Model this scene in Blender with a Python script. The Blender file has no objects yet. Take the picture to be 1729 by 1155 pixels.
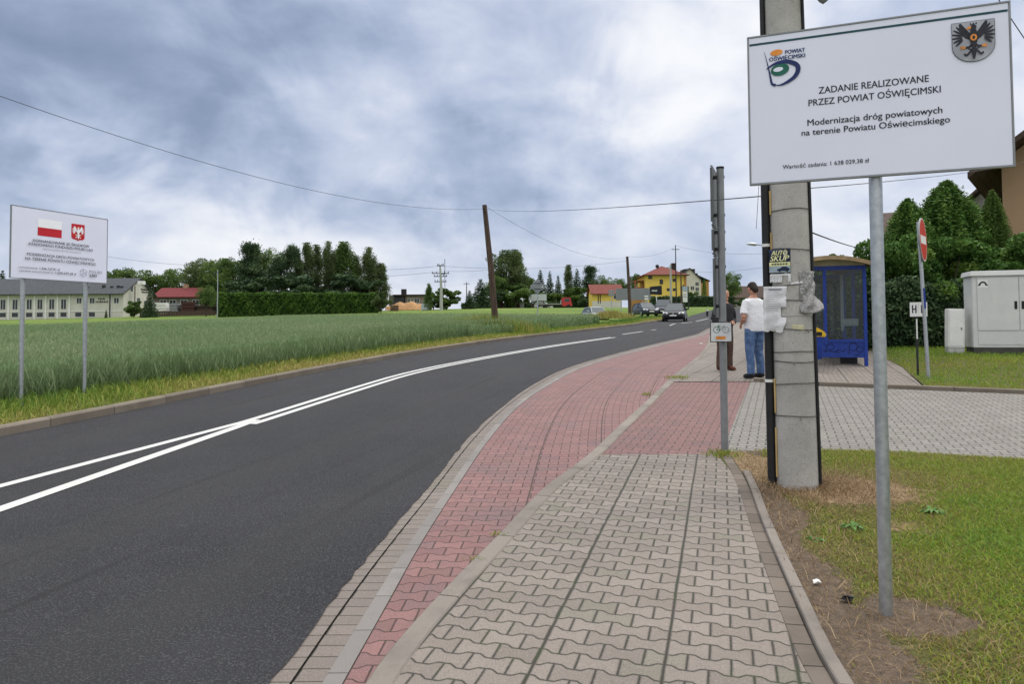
import bpy, bmesh, math, random
import numpy as np
from mathutils import Matrix, Vector
random.seed(7); RNG = np.random.default_rng(7)
PI = math.pi
SC = bpy.context.scene
COL = SC.collection
# ------------------------------------------------------------------ camera
FPX = 1729*26/36; PCX, PCY = 864.5, 506.0
PITCH = math.atan(47/FPX); ROLL = math.radians(.36); CAMH = 1.6
cam_d = bpy.data.cameras.new('camera'); cam = bpy.data.objects.new('camera', cam_d); COL.objects.link(cam)
cam_d.sensor_width = 36; cam_d.lens = 26; cam_d.shift_y = -(577.5-PCY)/1729
cam_d.clip_start = .05; cam_d.clip_end = 3000
CR = Matrix.Rotation(PI/2+PITCH, 3, 'X') @ Matrix.Rotation(-ROLL, 3, 'Z')
cam.matrix_world = Matrix.Translation((0, 0, CAMH)) @ CR.to_4x4()
SC.camera = cam
def ray(u, v):
    d = CR @ Vector(((u-PCX)/FPX, -(v-PCY)/FPX, -1)); return d/d.y
def P(u, v, d):
    q = ray(u, v)*d; return Vector((q.x, q.y, q.z+CAMH))
# ------------------------------------------------------------------ world, sun, exposure
SC.view_settings.view_transform = 'Standard'; SC.view_settings.look = 'None'
SC.view_settings.exposure = 0.40; SC.view_settings.gamma = 1
W = bpy.data.worlds.new('World'); SC.world = W; W.use_nodes = True
SUN_EL, SUN_AZ = math.radians(58), math.radians(60)      # azimuth measured from +Y towards +X
def build_world():
    nt = W.node_tree; nt.nodes.clear(); N = nt.nodes.new; L = nt.links.new
    out = N('ShaderNodeOutputWorld'); mix = N('ShaderNodeMixShader'); L(mix.outputs[0], out.inputs[0])
    b1 = N('ShaderNodeBackground'); b2 = N('ShaderNodeBackground')
    sky = N('ShaderNodeTexSky'); sky.sky_type = 'NISHITA'; sky.sun_disc = False
    sky.sun_elevation = SUN_EL; sky.sun_rotation = SUN_AZ
    L(sky.outputs[0], b1.inputs[0]); b1.inputs[1].default_value = .10
    L(b1.outputs[0], mix.inputs[1]); L(b2.outputs[0], mix.inputs[2]); mix.inputs[0].default_value = .93
    def m(op, a, b=None, c=None):
        n = N('ShaderNodeMath'); n.operation = op
        for i, x in enumerate((a, b, c)):
            if x is None: continue
            if isinstance(x, (int, float)): n.inputs[i].default_value = x
            else: L(x, n.inputs[i])
        return n.outputs[0]
    def vm(op, a, b=None, s=None):
        n = N('ShaderNodeVectorMath'); n.operation = op
        for i, x in enumerate((a, b)):
            if x is None: continue
            if isinstance(x, (tuple, Vector)): n.inputs[i].default_value = x
            else: L(x, n.inputs[i])
        if s is not None: n.inputs['Scale'].default_value = s
        return n
    tc = N('ShaderNodeTexCoord'); d = tc.outputs['Generated']
    sx = N('ShaderNodeSeparateXYZ'); L(d, sx.inputs[0])
    den = m('ADD', m('MAXIMUM', sx.outputs[2], 0.0), .27)
    cb = N('ShaderNodeCombineXYZ'); L(m('DIVIDE', sx.outputs[0], den), cb.inputs[0]); L(m('DIVIDE', sx.outputs[1], den), cb.inputs[1])
    def noise(vec, scale, det, rough, dist, col=False):
        n = N('ShaderNodeTexNoise'); L(vec, n.inputs['Vector']); n.inputs['Scale'].default_value = scale
        n.inputs['Detail'].default_value = det; n.inputs['Roughness'].default_value = rough; n.inputs['Distortion'].default_value = dist
        return n.outputs['Color' if col else 'Fac']
    big = noise(cb.outputs[0], 1.05, 6, .55, .3); dz_ = vm('MULTIPLY', d, (1, 1, 1.7)).outputs[0]; fine = m('ADD', m('MULTIPLY', noise(dz_, 6.0, 7, .52, .3), .75), m('MULTIPLY', noise(cb.outputs[0], 3.0, 6, .5, .35), .25))
    wob = vm('SCALE', vm('SUBTRACT', noise(d, 4.5, 5, .62, .3, True), (.5, .5, .5)).outputs[0], s=.42)
    dn = vm('NORMALIZE', vm('ADD', d, wob.outputs[0]).outputs[0]).outputs[0]
    t = m('ADD', m('MULTIPLY', m('SUBTRACT', big, .5), .35), m('MULTIPLY', m('SUBTRACT', fine, .5), 1.2))
    t = m('ADD', t, .60)
    blobs = [(110, 100, -.20, .030), (430, 90, -.16, .02), (60, 300, -.13, .008), (330, 230, -.10, .010), (590, 262, -.20, .009), (770, 285, -.20, .008), (900, 335, -.12, .005), (960, 190, -.14, .006), (1140, 330, -.10, .008), (1010, 60, -.06, .006),
             (535, 190, .26, .0035), (330, 400, .34, .007), (60, 400, .22, .005), (650, 415, .22, .010), (1060, 120, .12, .010), (1180, 40, .12, .008), (1120, 240, .10, .006), (760, 90, .12, .006), (250, 60, .08, .006), (1190, 150, .14, .010), (1600, 350, .16, .05), (900, 420, .14, .010), (690, 160, .08, .004)]
    for u, v, a, s in blobs:
        q = ray(u, v).normalized()
        t = m('ADD', t, m('MULTIPLY', m('EXPONENT', m('DIVIDE', m('SUBTRACT', vm('DOT_PRODUCT', dn, q).outputs['Value'], 1), s)), a))
    # brighter sky overhead and behind
    for q, a, s in (((0, -.9, .45), .42, .35),):
        t = m('ADD', t, m('MULTIPLY', m('EXPONENT', m('DIVIDE', m('SUBTRACT', vm('DOT_PRODUCT', dn, Vector(q).normalized()).outputs['Value'], 1), s)), a))
    r = N('ShaderNodeValToRGB'); L(t, r.inputs[0]); r.color_ramp.interpolation = 'B_SPLINE'
    e = r.color_ramp.elements; e[0].position = .0; e[0].color = (.185, .24, .36, 1); e[1].position = 1; e[1].color = (.95, .955, .97, 1)
    for p_, c in ((.25, (.25, .315, .455, 1)), (.45, (.40, .475, .64, 1)), (.66, (.61, .665, .80, 1)), (.84, (.82, .84, .90, 1))):
        x = e.new(p_); x.color = c
    
    hi = N('ShaderNodeMapRange'); hi.interpolation_type = 'SMOOTHSTEP'; L(sx.outputs[2], hi.inputs[0]); hi.inputs[1].default_value = .40; hi.inputs[2].default_value = .75
    cm = N('ShaderNodeMix'); cm.data_type = 'RGBA'; L(hi.outputs[0], cm.inputs[0]); L(r.outputs[0], cm.inputs[6]); cm.inputs[7].default_value = (.82, .81, .79, 1)
    L(cm.outputs[2], b2.inputs[0]); 
    mr = N('ShaderNodeMapRange'); mr.interpolation_type = 'SMOOTHSTEP'; L(sx.outputs[2], mr.inputs[0]); mr.inputs[1].default_value = .42; mr.inputs[2].default_value = .95; mr.inputs[3].default_value = .80; mr.inputs[4].default_value = 2.35
    L(mr.outputs[0], b2.inputs[1])   # an overcast sky is about three times brighter overhead than near the horizon
build_world()
sl = bpy.data.lights.new('sun', 'SUN'); sl.energy = 1.2; sl.angle = math.radians(22); sl.color = (1, .95, .88)
so = bpy.data.objects.new('sun', sl); COL.objects.link(so)
sd = Vector((math.sin(SUN_AZ)*math.cos(SUN_EL), math.cos(SUN_AZ)*math.cos(SUN_EL), math.sin(SUN_EL)))
so.rotation_euler = sd.to_track_quat('Z', 'Y').to_euler()
# ------------------------------------------------------------------ terrain height
_py = [-50, 0, 14, 25, 36, 57, 78, 100, 125, 200, 900]; _pz = [-2.25, 0, .62, 1.0, 1.32, 1.95, 2.65, 3.9, 4.9, 6.0, 7.0]
_yy = np.linspace(-50, 900, 4751); _k = np.exp(-np.linspace(-2, 2, 41)**2); _k /= _k.sum()
_zs = np.convolve(np.pad(np.interp(_yy, _py, _pz), 20, mode='edge'), _k, 'valid')
def ss(a, b, x):
    t = np.clip((x-a)/(b-a), 0, 1); return t*t*(3-2*t)
def gz(x, y):
    x = np.asarray(x, float); y = np.asarray(y, float)
    z = np.interp(y, _yy, _zs) + np.interp(y, [0, 15, 55, 80, 120], [0, .002, .022, .021, .0155])*np.clip(x+5, -110, 0)
    return z + .18*ss(8, 10, x)*ss(12.8, 15, y)*(1-ss(40, 60, y))
def g(x, y): return float(gz(x, y))
def hit(u, v, dz=0):
    d = ray(u, v); y = .5
    while y < 300 and CAMH+d.z*y > g(d.x*y, y)+dz: y += .01 if y < 40 else .05
    return Vector((d.x*y, y, g(d.x*y, y)+dz))
# ------------------------------------------------------------------ node helper / materials
class NT:
    def __init__(s, name):
        s.mat = bpy.data.materials.new(name); s.mat.use_nodes = True; s.nt = s.mat.node_tree
        s.b = s.nt.nodes['Principled BSDF']; s.out = s.nt.nodes['Material Output']; s.b.inputs['Specular IOR Level'].default_value = .3
    def n(s, t): return s.nt.nodes.new(t)
    def l(s, a, b): s.nt.links.new(a, b)
    def put(s, x, inp):
        if hasattr(x, 'is_output'): s.l(x, inp)
        else: inp.default_value = x
    def m(s, op, a, b=None, c=None, clamp=False):
        n = s.n('ShaderNodeMath'); n.operation = op; n.use_clamp = clamp
        for i, x in enumerate((a, b, c)):
            if x is not None: s.put(x, n.inputs[i])
        return n.outputs[0]
    def mix(s, f, a, b, mode='MIX'):
        n = s.n('ShaderNodeMix'); n.data_type = 'RGBA'; n.blend_type = mode
        s.put(f, n.inputs[0])
        for x, i in ((a, 6), (b, 7)): s.put(x if hasattr(x, 'is_output') else (*x[:3], 1), n.inputs[i])
        return n.outputs[2]
    def obj(s): return s.n('ShaderNodeTexCoord').outputs['Object']
    def uv(s): return s.n('ShaderNodeTexCoord').outputs['UV']
    def geo(s): return s.n('ShaderNodeNewGeometry').outputs['Position']
    def noise(s, vec, scale, det=4, rough=.55, dist=0):
        n = s.n('ShaderNodeTexNoise'); s.l(vec, n.inputs['Vector']); n.inputs['Scale'].default_value = scale
        n.inputs['Detail'].default_value = det; n.inputs['Roughness'].default_value = rough; n.inputs['Distortion'].default_value = dist
        return n.outputs['Fac']
    def ramp(s, f, stops):
        r = s.n('ShaderNodeValToRGB'); s.put(f, r.inputs[0]); e = r.color_ramp.elements
        e[0].position, e[0].color = stops[0][0], (*stops[0][1], 1); e[1].position, e[1].color = stops[-1][0], (*stops[-1][1], 1)
        for p, c in stops[1:-1]:
            x = e.new(p); x.color = (*c, 1)
        return r.outputs[0]
    def sm(s, a, b, x):
        n = s.n('ShaderNodeMapRange'); n.interpolation_type = 'SMOOTHSTEP'; s.put(x, n.inputs[0])
        n.inputs[1].default_value = a; n.inputs[2].default_value = b; return n.outputs[0]
    def bump(s, h, dist, strength=1):
        n = s.n('ShaderNodeBump'); s.l(h, n.inputs['Height']); n.inputs['Distance'].default_value = dist; n.inputs['Strength'].default_value = strength
        s.l(n.outputs[0], s.b.inputs['Normal'])
    def base(s, c): s.put(c if hasattr(c, 'is_output') else (*c, 1), s.b.inputs['Base Color'])
    def rough(s, r): s.put(r, s.b.inputs['Roughness'])
_mc = {}
def flat(name, c, rough=.6, metal=0, var=.18, sc=8, bump=0, bsc=60, dirt=None):
    """plain paint / plastic / metal with uneven tone"""
    if name in _mc: return _mc[name]
    t = NT(name); o = t.obj(); f = t.noise(o, sc, 5, .6)
    lo = tuple(x*(1-var) for x in c); hi = tuple(min(1, x*(1+var)) for x in c)
    col = t.mix(t.sm(.3, .7, f), lo, hi)
    if dirt: col = t.mix(t.m('MULTIPLY', t.sm(.5, .75, t.noise(o, sc*.37+.6, 6, .7)), dirt[1]), col, dirt[0])
    t.base(col); t.b.inputs['Metallic'].default_value = metal; t.rough(t.m('ADD', rough-.08, t.m('MULTIPLY', f, .16)))
    if bump: t.bump(t.noise(o, bsc, 3), bump)
    _mc[name] = t.mat; return t.mat
# ------------------------------------------------------------------ mesh builder
class MB:
    def __init__(s): s.v = []; s.f = []; s.mi = []; s.mats = []; s.M = Matrix()
    def k(s, mat):
        if mat not in s.mats: s.mats.append(mat)
        return s.mats.index(mat)
    def add(s, vs, fs, mat=None):
        o = len(s.v); s.v += [s.M @ Vector(v) for v in vs]; i = s.k(mat)
        for f in fs: s.f.append([o+j for j in f]); s.mi.append(i)
        return s
    def box(s, c, d, mat=None, rz=0, taper=(1, 1)):
        x, y, z = (q/2 for q in d); R = Matrix.Rotation(rz, 3, 'Z'); vs = []
        for k, (tx, ty) in ((-1, (1, 1)), (1, taper)):
            for a, b in ((-1, -1), (1, -1), (1, 1), (-1, 1)): vs.append(R @ Vector((a*x*tx, b*y*ty, k*z))+Vector(c))
        return s.add(vs, [(0, 3, 2, 1), (4, 5, 6, 7), (0, 1, 5, 4), (1, 2, 6, 5), (2, 3, 7, 6), (3, 0, 4, 7)], mat)
    def b2(s, a, b, mat=None): return s.box([(p+q)/2 for p, q in zip(a, b)], [abs(q-p) for p, q in zip(a, b)], mat)
    def tube(s, pts, r, n=8, mat=None, caps=True, ell=None):
        pts = [Vector(p) for p in pts]; rs = r if isinstance(r, (list, tuple)) else [r]*len(pts); vs = []; fs = []
        prev = None
        for i, p in enumerate(pts):
            t = (pts[min(i+1, len(pts)-1)]-pts[max(i-1, 0)]).normalized()
            if prev is None:
                a = t.cross(Vector((0, 1, 0))) if abs(t.y) < .9 else t.cross(Vector((1, 0, 0)))
            else: a = prev-t*prev.dot(t)
            a.normalize(); b = t.cross(a); prev = a
            for j in range(n):
                w = 2*PI*j/n; vs.append(p+(a*math.cos(w)+b*math.sin(w)*(ell or 1))*rs[i])
        for i in range(len(pts)-1):
            for j in range(n):
                q = (j+1) % n; fs.append((i*n+j, i*n+q, (i+1)*n+q, (i+1)*n+j))
        if caps: fs += [tuple(range(n-1, -1, -1)), tuple(range((len(pts)-1)*n, len(pts)*n))]
        return s.add(vs, fs, mat)
    def rings(s, rs, n=16, mat=None, p=2.0):
        """stack of horizontal (super)ellipses: (cx, cy, z, rx, ry)"""
        vs = []; fs = []
        for cx, cy, z, rx, ry in rs:
            for j in range(n):
                w = 2*PI*j/n; c, d = math.cos(w), math.sin(w)
                vs.append((cx+rx*math.copysign(abs(c)**(2/p), c), cy+ry*math.copysign(abs(d)**(2/p), d), z))
        m = len(rs)
        for i in range(m-1):
            for j in range(n):
                q = (j+1) % n; fs.append((i*n+j, i*n+q, (i+1)*n+q, (i+1)*n+j))
        fs += [tuple(range(n-1, -1, -1)), tuple(range((m-1)*n, m*n))]
        return s.add(vs, fs, mat)
    def ball(s, c, r, mat=None, n=12):
        rx, ry, rz = r if isinstance(r, (tuple, list)) else (r, r, r)
        return s.rings([(c[0], c[1], c[2]-rz*math.cos(PI*i/8), max(.02*rx, rx*math.sin(PI*i/8)), max(.02*ry, ry*math.sin(PI*i/8))) for i in range(9)], n, mat)
    def prism(s, poly, y0, y1, mat=None):
        """polygon in (x, z) extruded along y"""
        n = len(poly); vs = [(x, y0, z) for x, z in poly]+[(x, y1, z) for x, z in poly]
        return s.add(vs, [tuple(range(n)), tuple(range(2*n-1, n-1, -1))]+[(i, i+n, (i+1) % n+n, (i+1) % n) for i in range(n)], mat)
    def slab(s, poly, z0, z1, mat=None):
        n = len(poly); vs = [(x, y, z0) for x, y in poly]+[(x, y, z1) for x, y in poly]
        return s.add(vs, [tuple(range(n-1, -1, -1)), tuple(range(n, 2*n))]+[(i, (i+1) % n, (i+1) % n+n, i+n) for i in range(n)], mat)
    def face2(s, poly, y, mat=None):
        """flat polygon in the (x, z) plane facing -y"""
        return s.add([(x, y, z) for x, z in poly], [tuple(range(len(poly)))], mat)
    def build(s, name, parent=None, mat=None, smooth=False, bevel=0, loc=None):
        me = bpy.data.meshes.new(name); me.from_pydata([tuple(v) for v in s.v], [], s.f)
        for q in s.mats: me.materials.append(q or mat)
        if s.mi: me.polygons.foreach_set('material_index', s.mi)
        bm = bmesh.new(); bm.from_mesh(me); bmesh.ops.recalc_face_normals(bm, faces=bm.faces) if bevel or smooth else None
        if bevel: bmesh.ops.bevel(bm, geom=[e for e in bm.edges if len(e.link_faces) == 2 and e.calc_face_angle(0) > .6], offset=bevel, segments=2, affect='EDGES', clamp_overlap=True)
        bm.to_mesh(me); bm.free()
        if smooth: me.polygons.foreach_set('use_smooth', [True]*len(me.polygons))
        if smooth and hasattr(me, 'set_sharp_from_angle'): me.set_sharp_from_angle(angle=math.radians(40))
        me.update(); o = bpy.data.objects.new(name, me); COL.objects.link(o)
        if parent: o.parent = parent
        if loc is not None: o.location = loc
        return o
def tag(o, label, cat, group=None):
    o['label'] = label; o['category'] = cat
    if group: o['group'] = group
    return o
def thing(name, label, cat, loc=(0, 0, 0), rz=0, group=None):
    o = bpy.data.objects.new(name, None); COL.objects.link(o); o.location = loc; o.rotation_euler = (0, 0, rz); o.empty_display_size = .3
    return tag(o, label, cat, group)
def structure(o): o['kind'] = 'structure'; return o
def stuff(o, label=None, cat=None):
    o['kind'] = 'stuff'
    if label: tag(o, label, cat)
    return o
def dup(o, parent=None):
    c = o.copy(); COL.objects.link(c); c.parent = parent
    for ch in o.children: dup(ch, c)
    return c
def np_mesh(name, V, T, mat, parent=None, tval=None, smooth=False):
    """numpy verts (n,3), faces (m,k)"""
    me = bpy.data.meshes.new(name); V = np.asarray(V, np.float32); T = np.asarray(T, np.int32); k = T.shape[1]
    me.vertices.add(len(V)); me.vertices.foreach_set('co', V.ravel())
    me.loops.add(T.size); me.loops.foreach_set('vertex_index', T.ravel())
    me.polygons.add(len(T)); me.polygons.foreach_set('loop_start', np.arange(len(T), dtype=np.int32)*k)
    if smooth: me.polygons.foreach_set('use_smooth', np.ones(len(T), bool))
    me.materials.append(mat); me.update(calc_edges=True)
    if tval is not None: me.attributes.new('t', 'FLOAT', 'POINT').data.foreach_set('value', np.asarray(tval, np.float32))
    o = bpy.data.objects.new(name, me); COL.objects.link(o)
    if parent: o.parent = parent
    return o
def evaluated(o):
    dg = bpy.context.evaluated_depsgraph_get(); dg.update()
    return bpy.data.meshes.new_from_object(o.evaluated_get(dg))
def fuse(mb, name, mat, parent, voxel=.012, it=6, vary=None):
    """one continuous surface from overlapping lofts"""
    o = mb.build('fuse_tmp'); r = o.modifiers.new('r', 'REMESH'); r.mode = 'VOXEL'; r.voxel_size = voxel
    sm = o.modifiers.new('s', 'SMOOTH'); sm.iterations = it; sm.factor = .5
    me = evaluated(o); bpy.data.objects.remove(o); me.name = name; me.materials.clear(); me.materials.append(mat)
    me.polygons.foreach_set('use_smooth', [True]*len(me.polygons)); me.polygons.foreach_set('material_index', [0]*len(me.polygons))
    q = bpy.data.objects.new(name, me); COL.objects.link(q); q.parent = parent; return q
_tc = {}
def text_raw(txt, bold):
    if (txt, bold) in _tc: return _tc[(txt, bold)]
    cu = bpy.data.curves.new('t', 'FONT'); cu.body = txt; cu.size = 1; cu.resolution_u = 4; cu.fill_mode = 'FRONT'; cu.offset = bold
    o = bpy.data.objects.new('t', cu); COL.objects.link(o); me = evaluated(o)
    r = ([tuple(v.co) for v in me.vertices], [tuple(p.vertices) for p in me.polygons])
    bpy.data.objects.remove(o); bpy.data.meshes.remove(me); _tc[(txt, bold)] = r; return r
def text(mb, txt, x0, x1, z, cap, y, mat, bold=.012, slant=0):
    """lettering in the (x, z) plane facing -y, fitted from x0 to x1, baseline z, capital height cap; bold strokes are printed a little wider"""
    vs, fs = text_raw(txt, 0); hv, _ = text_raw('H', 0); H = max(v[1] for v in hv)
    a = min(v[0] for v in vs); b = max(v[0] for v in vs); k = (x1-x0)/(b-a)
    for i, (dx, dz) in enumerate(((0, 0), (-1, 0), (1, 0), (0, .5), (0, -.5))):
        mb.add([(x0+dx*bold*1.3*cap+(v[0]-a)*k+slant*v[1]*cap/H, y-.00004*i, z+dz*bold*cap+v[1]*cap/H) for v in vs], fs, mat)
# ================================================================== GROUND MATERIALS
def m_asphalt():
    t = NT('asphalt'); o = t.geo()
    a = t.noise(o, 1.1, 5, .6); f = t.noise(o, 95, 2, .7); g_ = t.noise(o, 260, 2, .6); st = t.noise(o, .23, 3)
    c = t.mix(t.sm(.3, .7, a), (.028, .0285, .033), (.041, .0415, .047))
    c = t.mix(t.m('MULTIPLY', t.sm(.55, .75, st), .4), c, (.038, .038, .046))
    c = t.mix(t.m('MULTIPLY', t.sm(.5, .66, f), .75), c, (.115, .115, .12)); c = t.mix(t.m('MULTIPLY', t.sm(.5, .36, g_), .7), c, (.02, .02, .022))
    su = t.n('ShaderNodeSeparateXYZ'); t.l(t.uv(), su.inputs[0]); lane = t.m('COSINE', t.m('MULTIPLY', t.m('ADD', su.outputs[0], t.m('MULTIPLY', a, .5)), 2*PI/1.45))
    c = t.mix(t.m('MULTIPLY', t.sm(-.2, 1, lane), .22), c, (.052, .052, .052)); mp = t.n('ShaderNodeMapping'); t.l(t.uv(), mp.inputs[0]); mp.inputs['Scale'].default_value = (5, .12, 1)
    c = t.mix(t.m('MULTIPLY', t.sm(.55, .72, t.noise(mp.outputs[0], 1.5, 4, .6)), .45), c, (.022, .022, .024))
    t.base(c); t.b.inputs['Specular IOR Level'].default_value = .16; t.rough(t.m('ADD', .72, t.m('MULTIPLY', a, .2))); t.bump(t.m('ADD', f, t.m('MULTIPLY', g_, .6)), .010); return t.mat
def m_paver(name, c1, c2, cj, L=.182, p=.116, A=.115, jw=.006, groove=.54, stain=(.1, .09, .085), st=.3, wave=True):
    """concrete I-shaped pavers laid in rows, coordinates in metres from the UV map"""
    t = NT(name); s = t.n('ShaderNodeSeparateXYZ'); t.l(t.uv(), s.inputs[0]); u, v = s.outputs[0], s.outputs[1]; o = t.geo(); m = t.m
    wob = m('MULTIPLY', m('SUBTRACT', t.noise(o, 2.2, 3), .5), .012); u = m('ADD', u, wob); v = m('ADD', v, wob)
    vp = m('DIVIDE', v, p); k = m('FLOOR', vp); f = m('SUBTRACT', vp, k); par = m('FLOORED_MODULO', k, 2)
    w = m('COSINE', m('MULTIPLY', u, 2*PI/L)); w = m('MAXIMUM', m('MINIMUM', m('MULTIPLY', w, 1.9), 1), -1)
    off = m('MULTIPLY', m('MULTIPLY', w, A if wave else 0), m('SUBTRACT', 1, m('MULTIPLY', par, 2)))
    d0 = m('SUBTRACT', f, off); d1 = m('ADD', m('SUBTRACT', f, 1), off)
    row = m('ADD', m('SUBTRACT', k, m('LESS_THAN', d0, 0)), m('GREATER_THAN', d1, 0)); pr = m('FLOORED_MODULO', row, 2)
    uu = m('ADD', m('DIVIDE', u, L), m('MULTIPLY', m('SUBTRACT', 1, pr), .5)); iu = m('FLOOR', uu); fr = m('SUBTRACT', uu, iu)
    dv = m('MULTIPLY', m('MINIMUM', fr, m('SUBTRACT', 1, fr)), L)
    dh = m('MULTIPLY', m('MINIMUM', m('ABSOLUTE', d0), m('ABSOLUTE', d1)), p); d = m('MINIMUM', dv, dh)
    if groove:
        gu = m('DIVIDE', u, groove); gf = m('SUBTRACT', gu, m('FLOOR', gu)); gd = m('MULTIPLY', m('MINIMUM', gf, m('SUBTRACT', 1, gf)), groove)
        d = m('MINIMUM', d, m('SUBTRACT', gd, m('MULTIPLY', t.noise(o, 3, 3), .004)))
    fn = t.noise(o, 130, 3, .75); d = m('ADD', d, m('MULTIPLY', m('SUBTRACT', t.noise(o, 60, 2), .5), jw*.7))
    h = t.sm(jw*.25, jw*1.3, d)
    wn = t.n('ShaderNodeTexWhiteNoise'); wn.noise_dimensions = '2D'; cb = t.n('ShaderNodeCombineXYZ'); t.l(iu, cb.inputs[0]); t.l(row, cb.inputs[1]); t.l(cb.outputs[0], wn.inputs['Vector'])
    idv = wn.outputs['Value']
    c = t.mix(idv, c1, c2); c = t.mix(t.m('MULTIPLY', t.m('GREATER_THAN', t.m('FRACT', t.m('MULTIPLY', idv, 7.31)), .86), .35), c, stain); c = t.mix(t.m('MULTIPLY', t.m('GREATER_THAN', t.m('FRACT', t.m('MULTIPLY', idv, 13.7)), .93), .4), c, (c1[0]*.8, c1[1]*.95, c1[2]*.75)); c = t.mix(m('MULTIPLY', t.sm(.5, .75, t.noise(o, .9, 5, .65)), st), c, stain)
    c = t.mix(m('MULTIPLY', t.sm(.45, .7, t.noise(o, 7, 4, .6)), st*.5), c, stain)
    c = t.mix(m('MULTIPLY', t.sm(.54, .70, fn), .5), c, tuple(min(1, x*1.75) for x in c2)); c = t.mix(m('MULTIPLY', t.sm(.46, .30, fn), .75), c, tuple(x*.38 for x in c1))
    cjn = t.mix(t.sm(.45, .7, t.noise(o, 5, 4)), cj, (cj[0]*.7, cj[1]*1.25, cj[2]*.5))
    t.base(t.mix(h, cjn, c)); t.rough(.68); t.b.inputs['Specular IOR Level'].default_value = .4; t.bump(m('ADD', m('MULTIPLY', t.sm(0, jw*2.2, d), .85), m('MULTIPLY', fn, .12)), .008); return t.mat
def m_kerb(name, c, L=1.0, jw=.006):
    t = NT(name); s = t.n('ShaderNodeSeparateXYZ'); t.l(t.uv(), s.inputs[0]); o = t.geo(); m = t.m
    q = m('DIVIDE', s.outputs[1], L); iq = m('FLOOR', q); fr = m('SUBTRACT', q, iq); d = m('MULTIPLY', m('MINIMUM', fr, m('SUBTRACT', 1, fr)), L)
    wn = t.n('ShaderNodeTexWhiteNoise'); wn.noise_dimensions = '1D'; t.l(iq, wn.inputs['W'])
    cc = t.mix(wn.outputs['Value'], tuple(x*.82 for x in c), tuple(x*1.12 for x in c)); fn = t.noise(o, 190, 2, .7)
    cc = t.mix(m('MULTIPLY', t.sm(.45, .7, t.noise(o, 3, 5, .65)), .45), cc, tuple(x*.5 for x in c))
    cc = t.mix(m('MULTIPLY', t.sm(.4, .28, fn), .5), cc, tuple(x*.35 for x in c)); cc = t.mix(m('MULTIPLY', t.sm(.6, .72, fn), .4), cc, tuple(min(1, x*1.5) for x in c))
    h = t.sm(jw*.3, jw, d); t.base(t.mix(h, (.03, .027, .02), cc)); t.rough(.88); t.bump(m('ADD', m('MULTIPLY', h, .8), m('MULTIPLY', fn, .2)), .006); return t.mat
def m_soil(name='lawn_soil', worn=False):
    t = NT(name); o = t.geo(); n1 = t.noise(o, 1.7, 5, .65, .5); n2 = t.noise(o, 40, 4, .7)
    c = t.ramp(n1, [(.3, (.075, .10, .02)), (.5, (.10, .11, .026)), (.65, (.12, .105, .04)), (.8, (.15, .12, .06))])
    c = t.mix(t.sm(.25, .6, n2), (.05, .042, .02), c)
    if worn:                                # trodden soil and dry straw where the mesh attributes say so, with ragged edges
        rag = t.m('MULTIPLY', t.m('SUBTRACT', t.m('ADD', t.noise(o, 9, 5, .7), t.m('MULTIPLY', t.noise(o, 40, 3, .7), .6)), .8), 1.7); n3 = t.noise(o, 150, 2, .7); n4 = t.noise(o, 24, 5, .7)
        def at(n): q = t.n('ShaderNodeAttribute'); q.attribute_name = n; return t.sm(.40, .62, t.m('ADD', q.outputs['Fac'], rag))
        so_ = t.ramp(n4, [(.3, (.075, .056, .040)), (.5, (.125, .092, .066)), (.7, (.19, .14, .10))]); so_ = t.mix(t.sm(.42, .28, n3), so_, (.04, .03, .022)); so_ = t.mix(t.m('MULTIPLY', t.sm(.6, .7, n3), .5), so_, (.27, .21, .15))
        c = t.mix(at('t'), c, so_); c = t.mix(at('s'), c, t.mix(t.sm(.35, .65, n4), (.15, .10, .055), t.mix(n1, (.28, .195, .11), (.40, .29, .17))))
    t.base(c); t.rough(.95); t.bump(n2, .03); return t.mat
def m_meadow():
    t = NT('meadow_grass'); o = t.geo(); n1 = t.noise(o, .09, 6, .62); n2 = t.noise(o, 2.2, 5, .7); n3 = t.noise(o, .35, 4, .6)
    c = t.ramp(n1, [(.3, (.10, .165, .03)), (.5, (.14, .215, .038)), (.7, (.20, .25, .055))])
    c = t.mix(t.m('MULTIPLY', t.sm(.4, .68, n3), .5), c, (.13, .19, .03))
    c = t.mix(t.m('MULTIPLY', t.sm(.3, .75, n2), .55), c, (.05, .085, .016)); t.base(c); t.rough(.95); t.bump(n2, .25); return t.mat
def m_attr(name, stops, transl=.3, rough=.65):
    """foliage: tone of each leaf or blade from its t attribute"""
    t = NT(name); a = t.n('ShaderNodeAttribute'); a.attribute_name = 't'
    c = t.ramp(a.outputs['Fac'], stops); t.base(c); t.rough(rough); t.b.inputs['Specular IOR Level'].default_value = .2
    tr = t.n('ShaderNodeBsdfTranslucent'); t.l(c, tr.inputs[0]); mx = t.n('ShaderNodeMixShader'); mx.inputs[0].default_value = transl
    t.l(t.b.outputs[0], mx.inputs[1]); t.l(tr.outputs[0], mx.inputs[2]); t.l(mx.outputs[0], t.out.inputs[0]); return t.mat
M_ASPH = m_asphalt()
M_GREY = m_paver('grey_pavers', (.165, .141, .122), (.22, .19, .166), (.030, .026, .019), jw=.0052, st=.45, stain=(.15, .125, .105))
M_STREET = m_paver('grey_street_pavers', (.17, .156, .143), (.215, .20, .184), (.045, .04, .032), jw=.008, groove=0, st=.4, stain=(.14, .128, .115))
M_RED = m_paver('red_pavers', (.165, .083, .080), (.215, .112, .104), (.05, .032, .03), jw=.0032, groove=.62, st=.8, stain=(.13, .09, .092))
M_REDX = m_paver('red_crossing_pavers', (.150, .078, .074), (.19, .098, .09), (.045, .03, .028), jw=.0045, groove=0, st=.5, stain=(.11, .078, .08))
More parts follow.
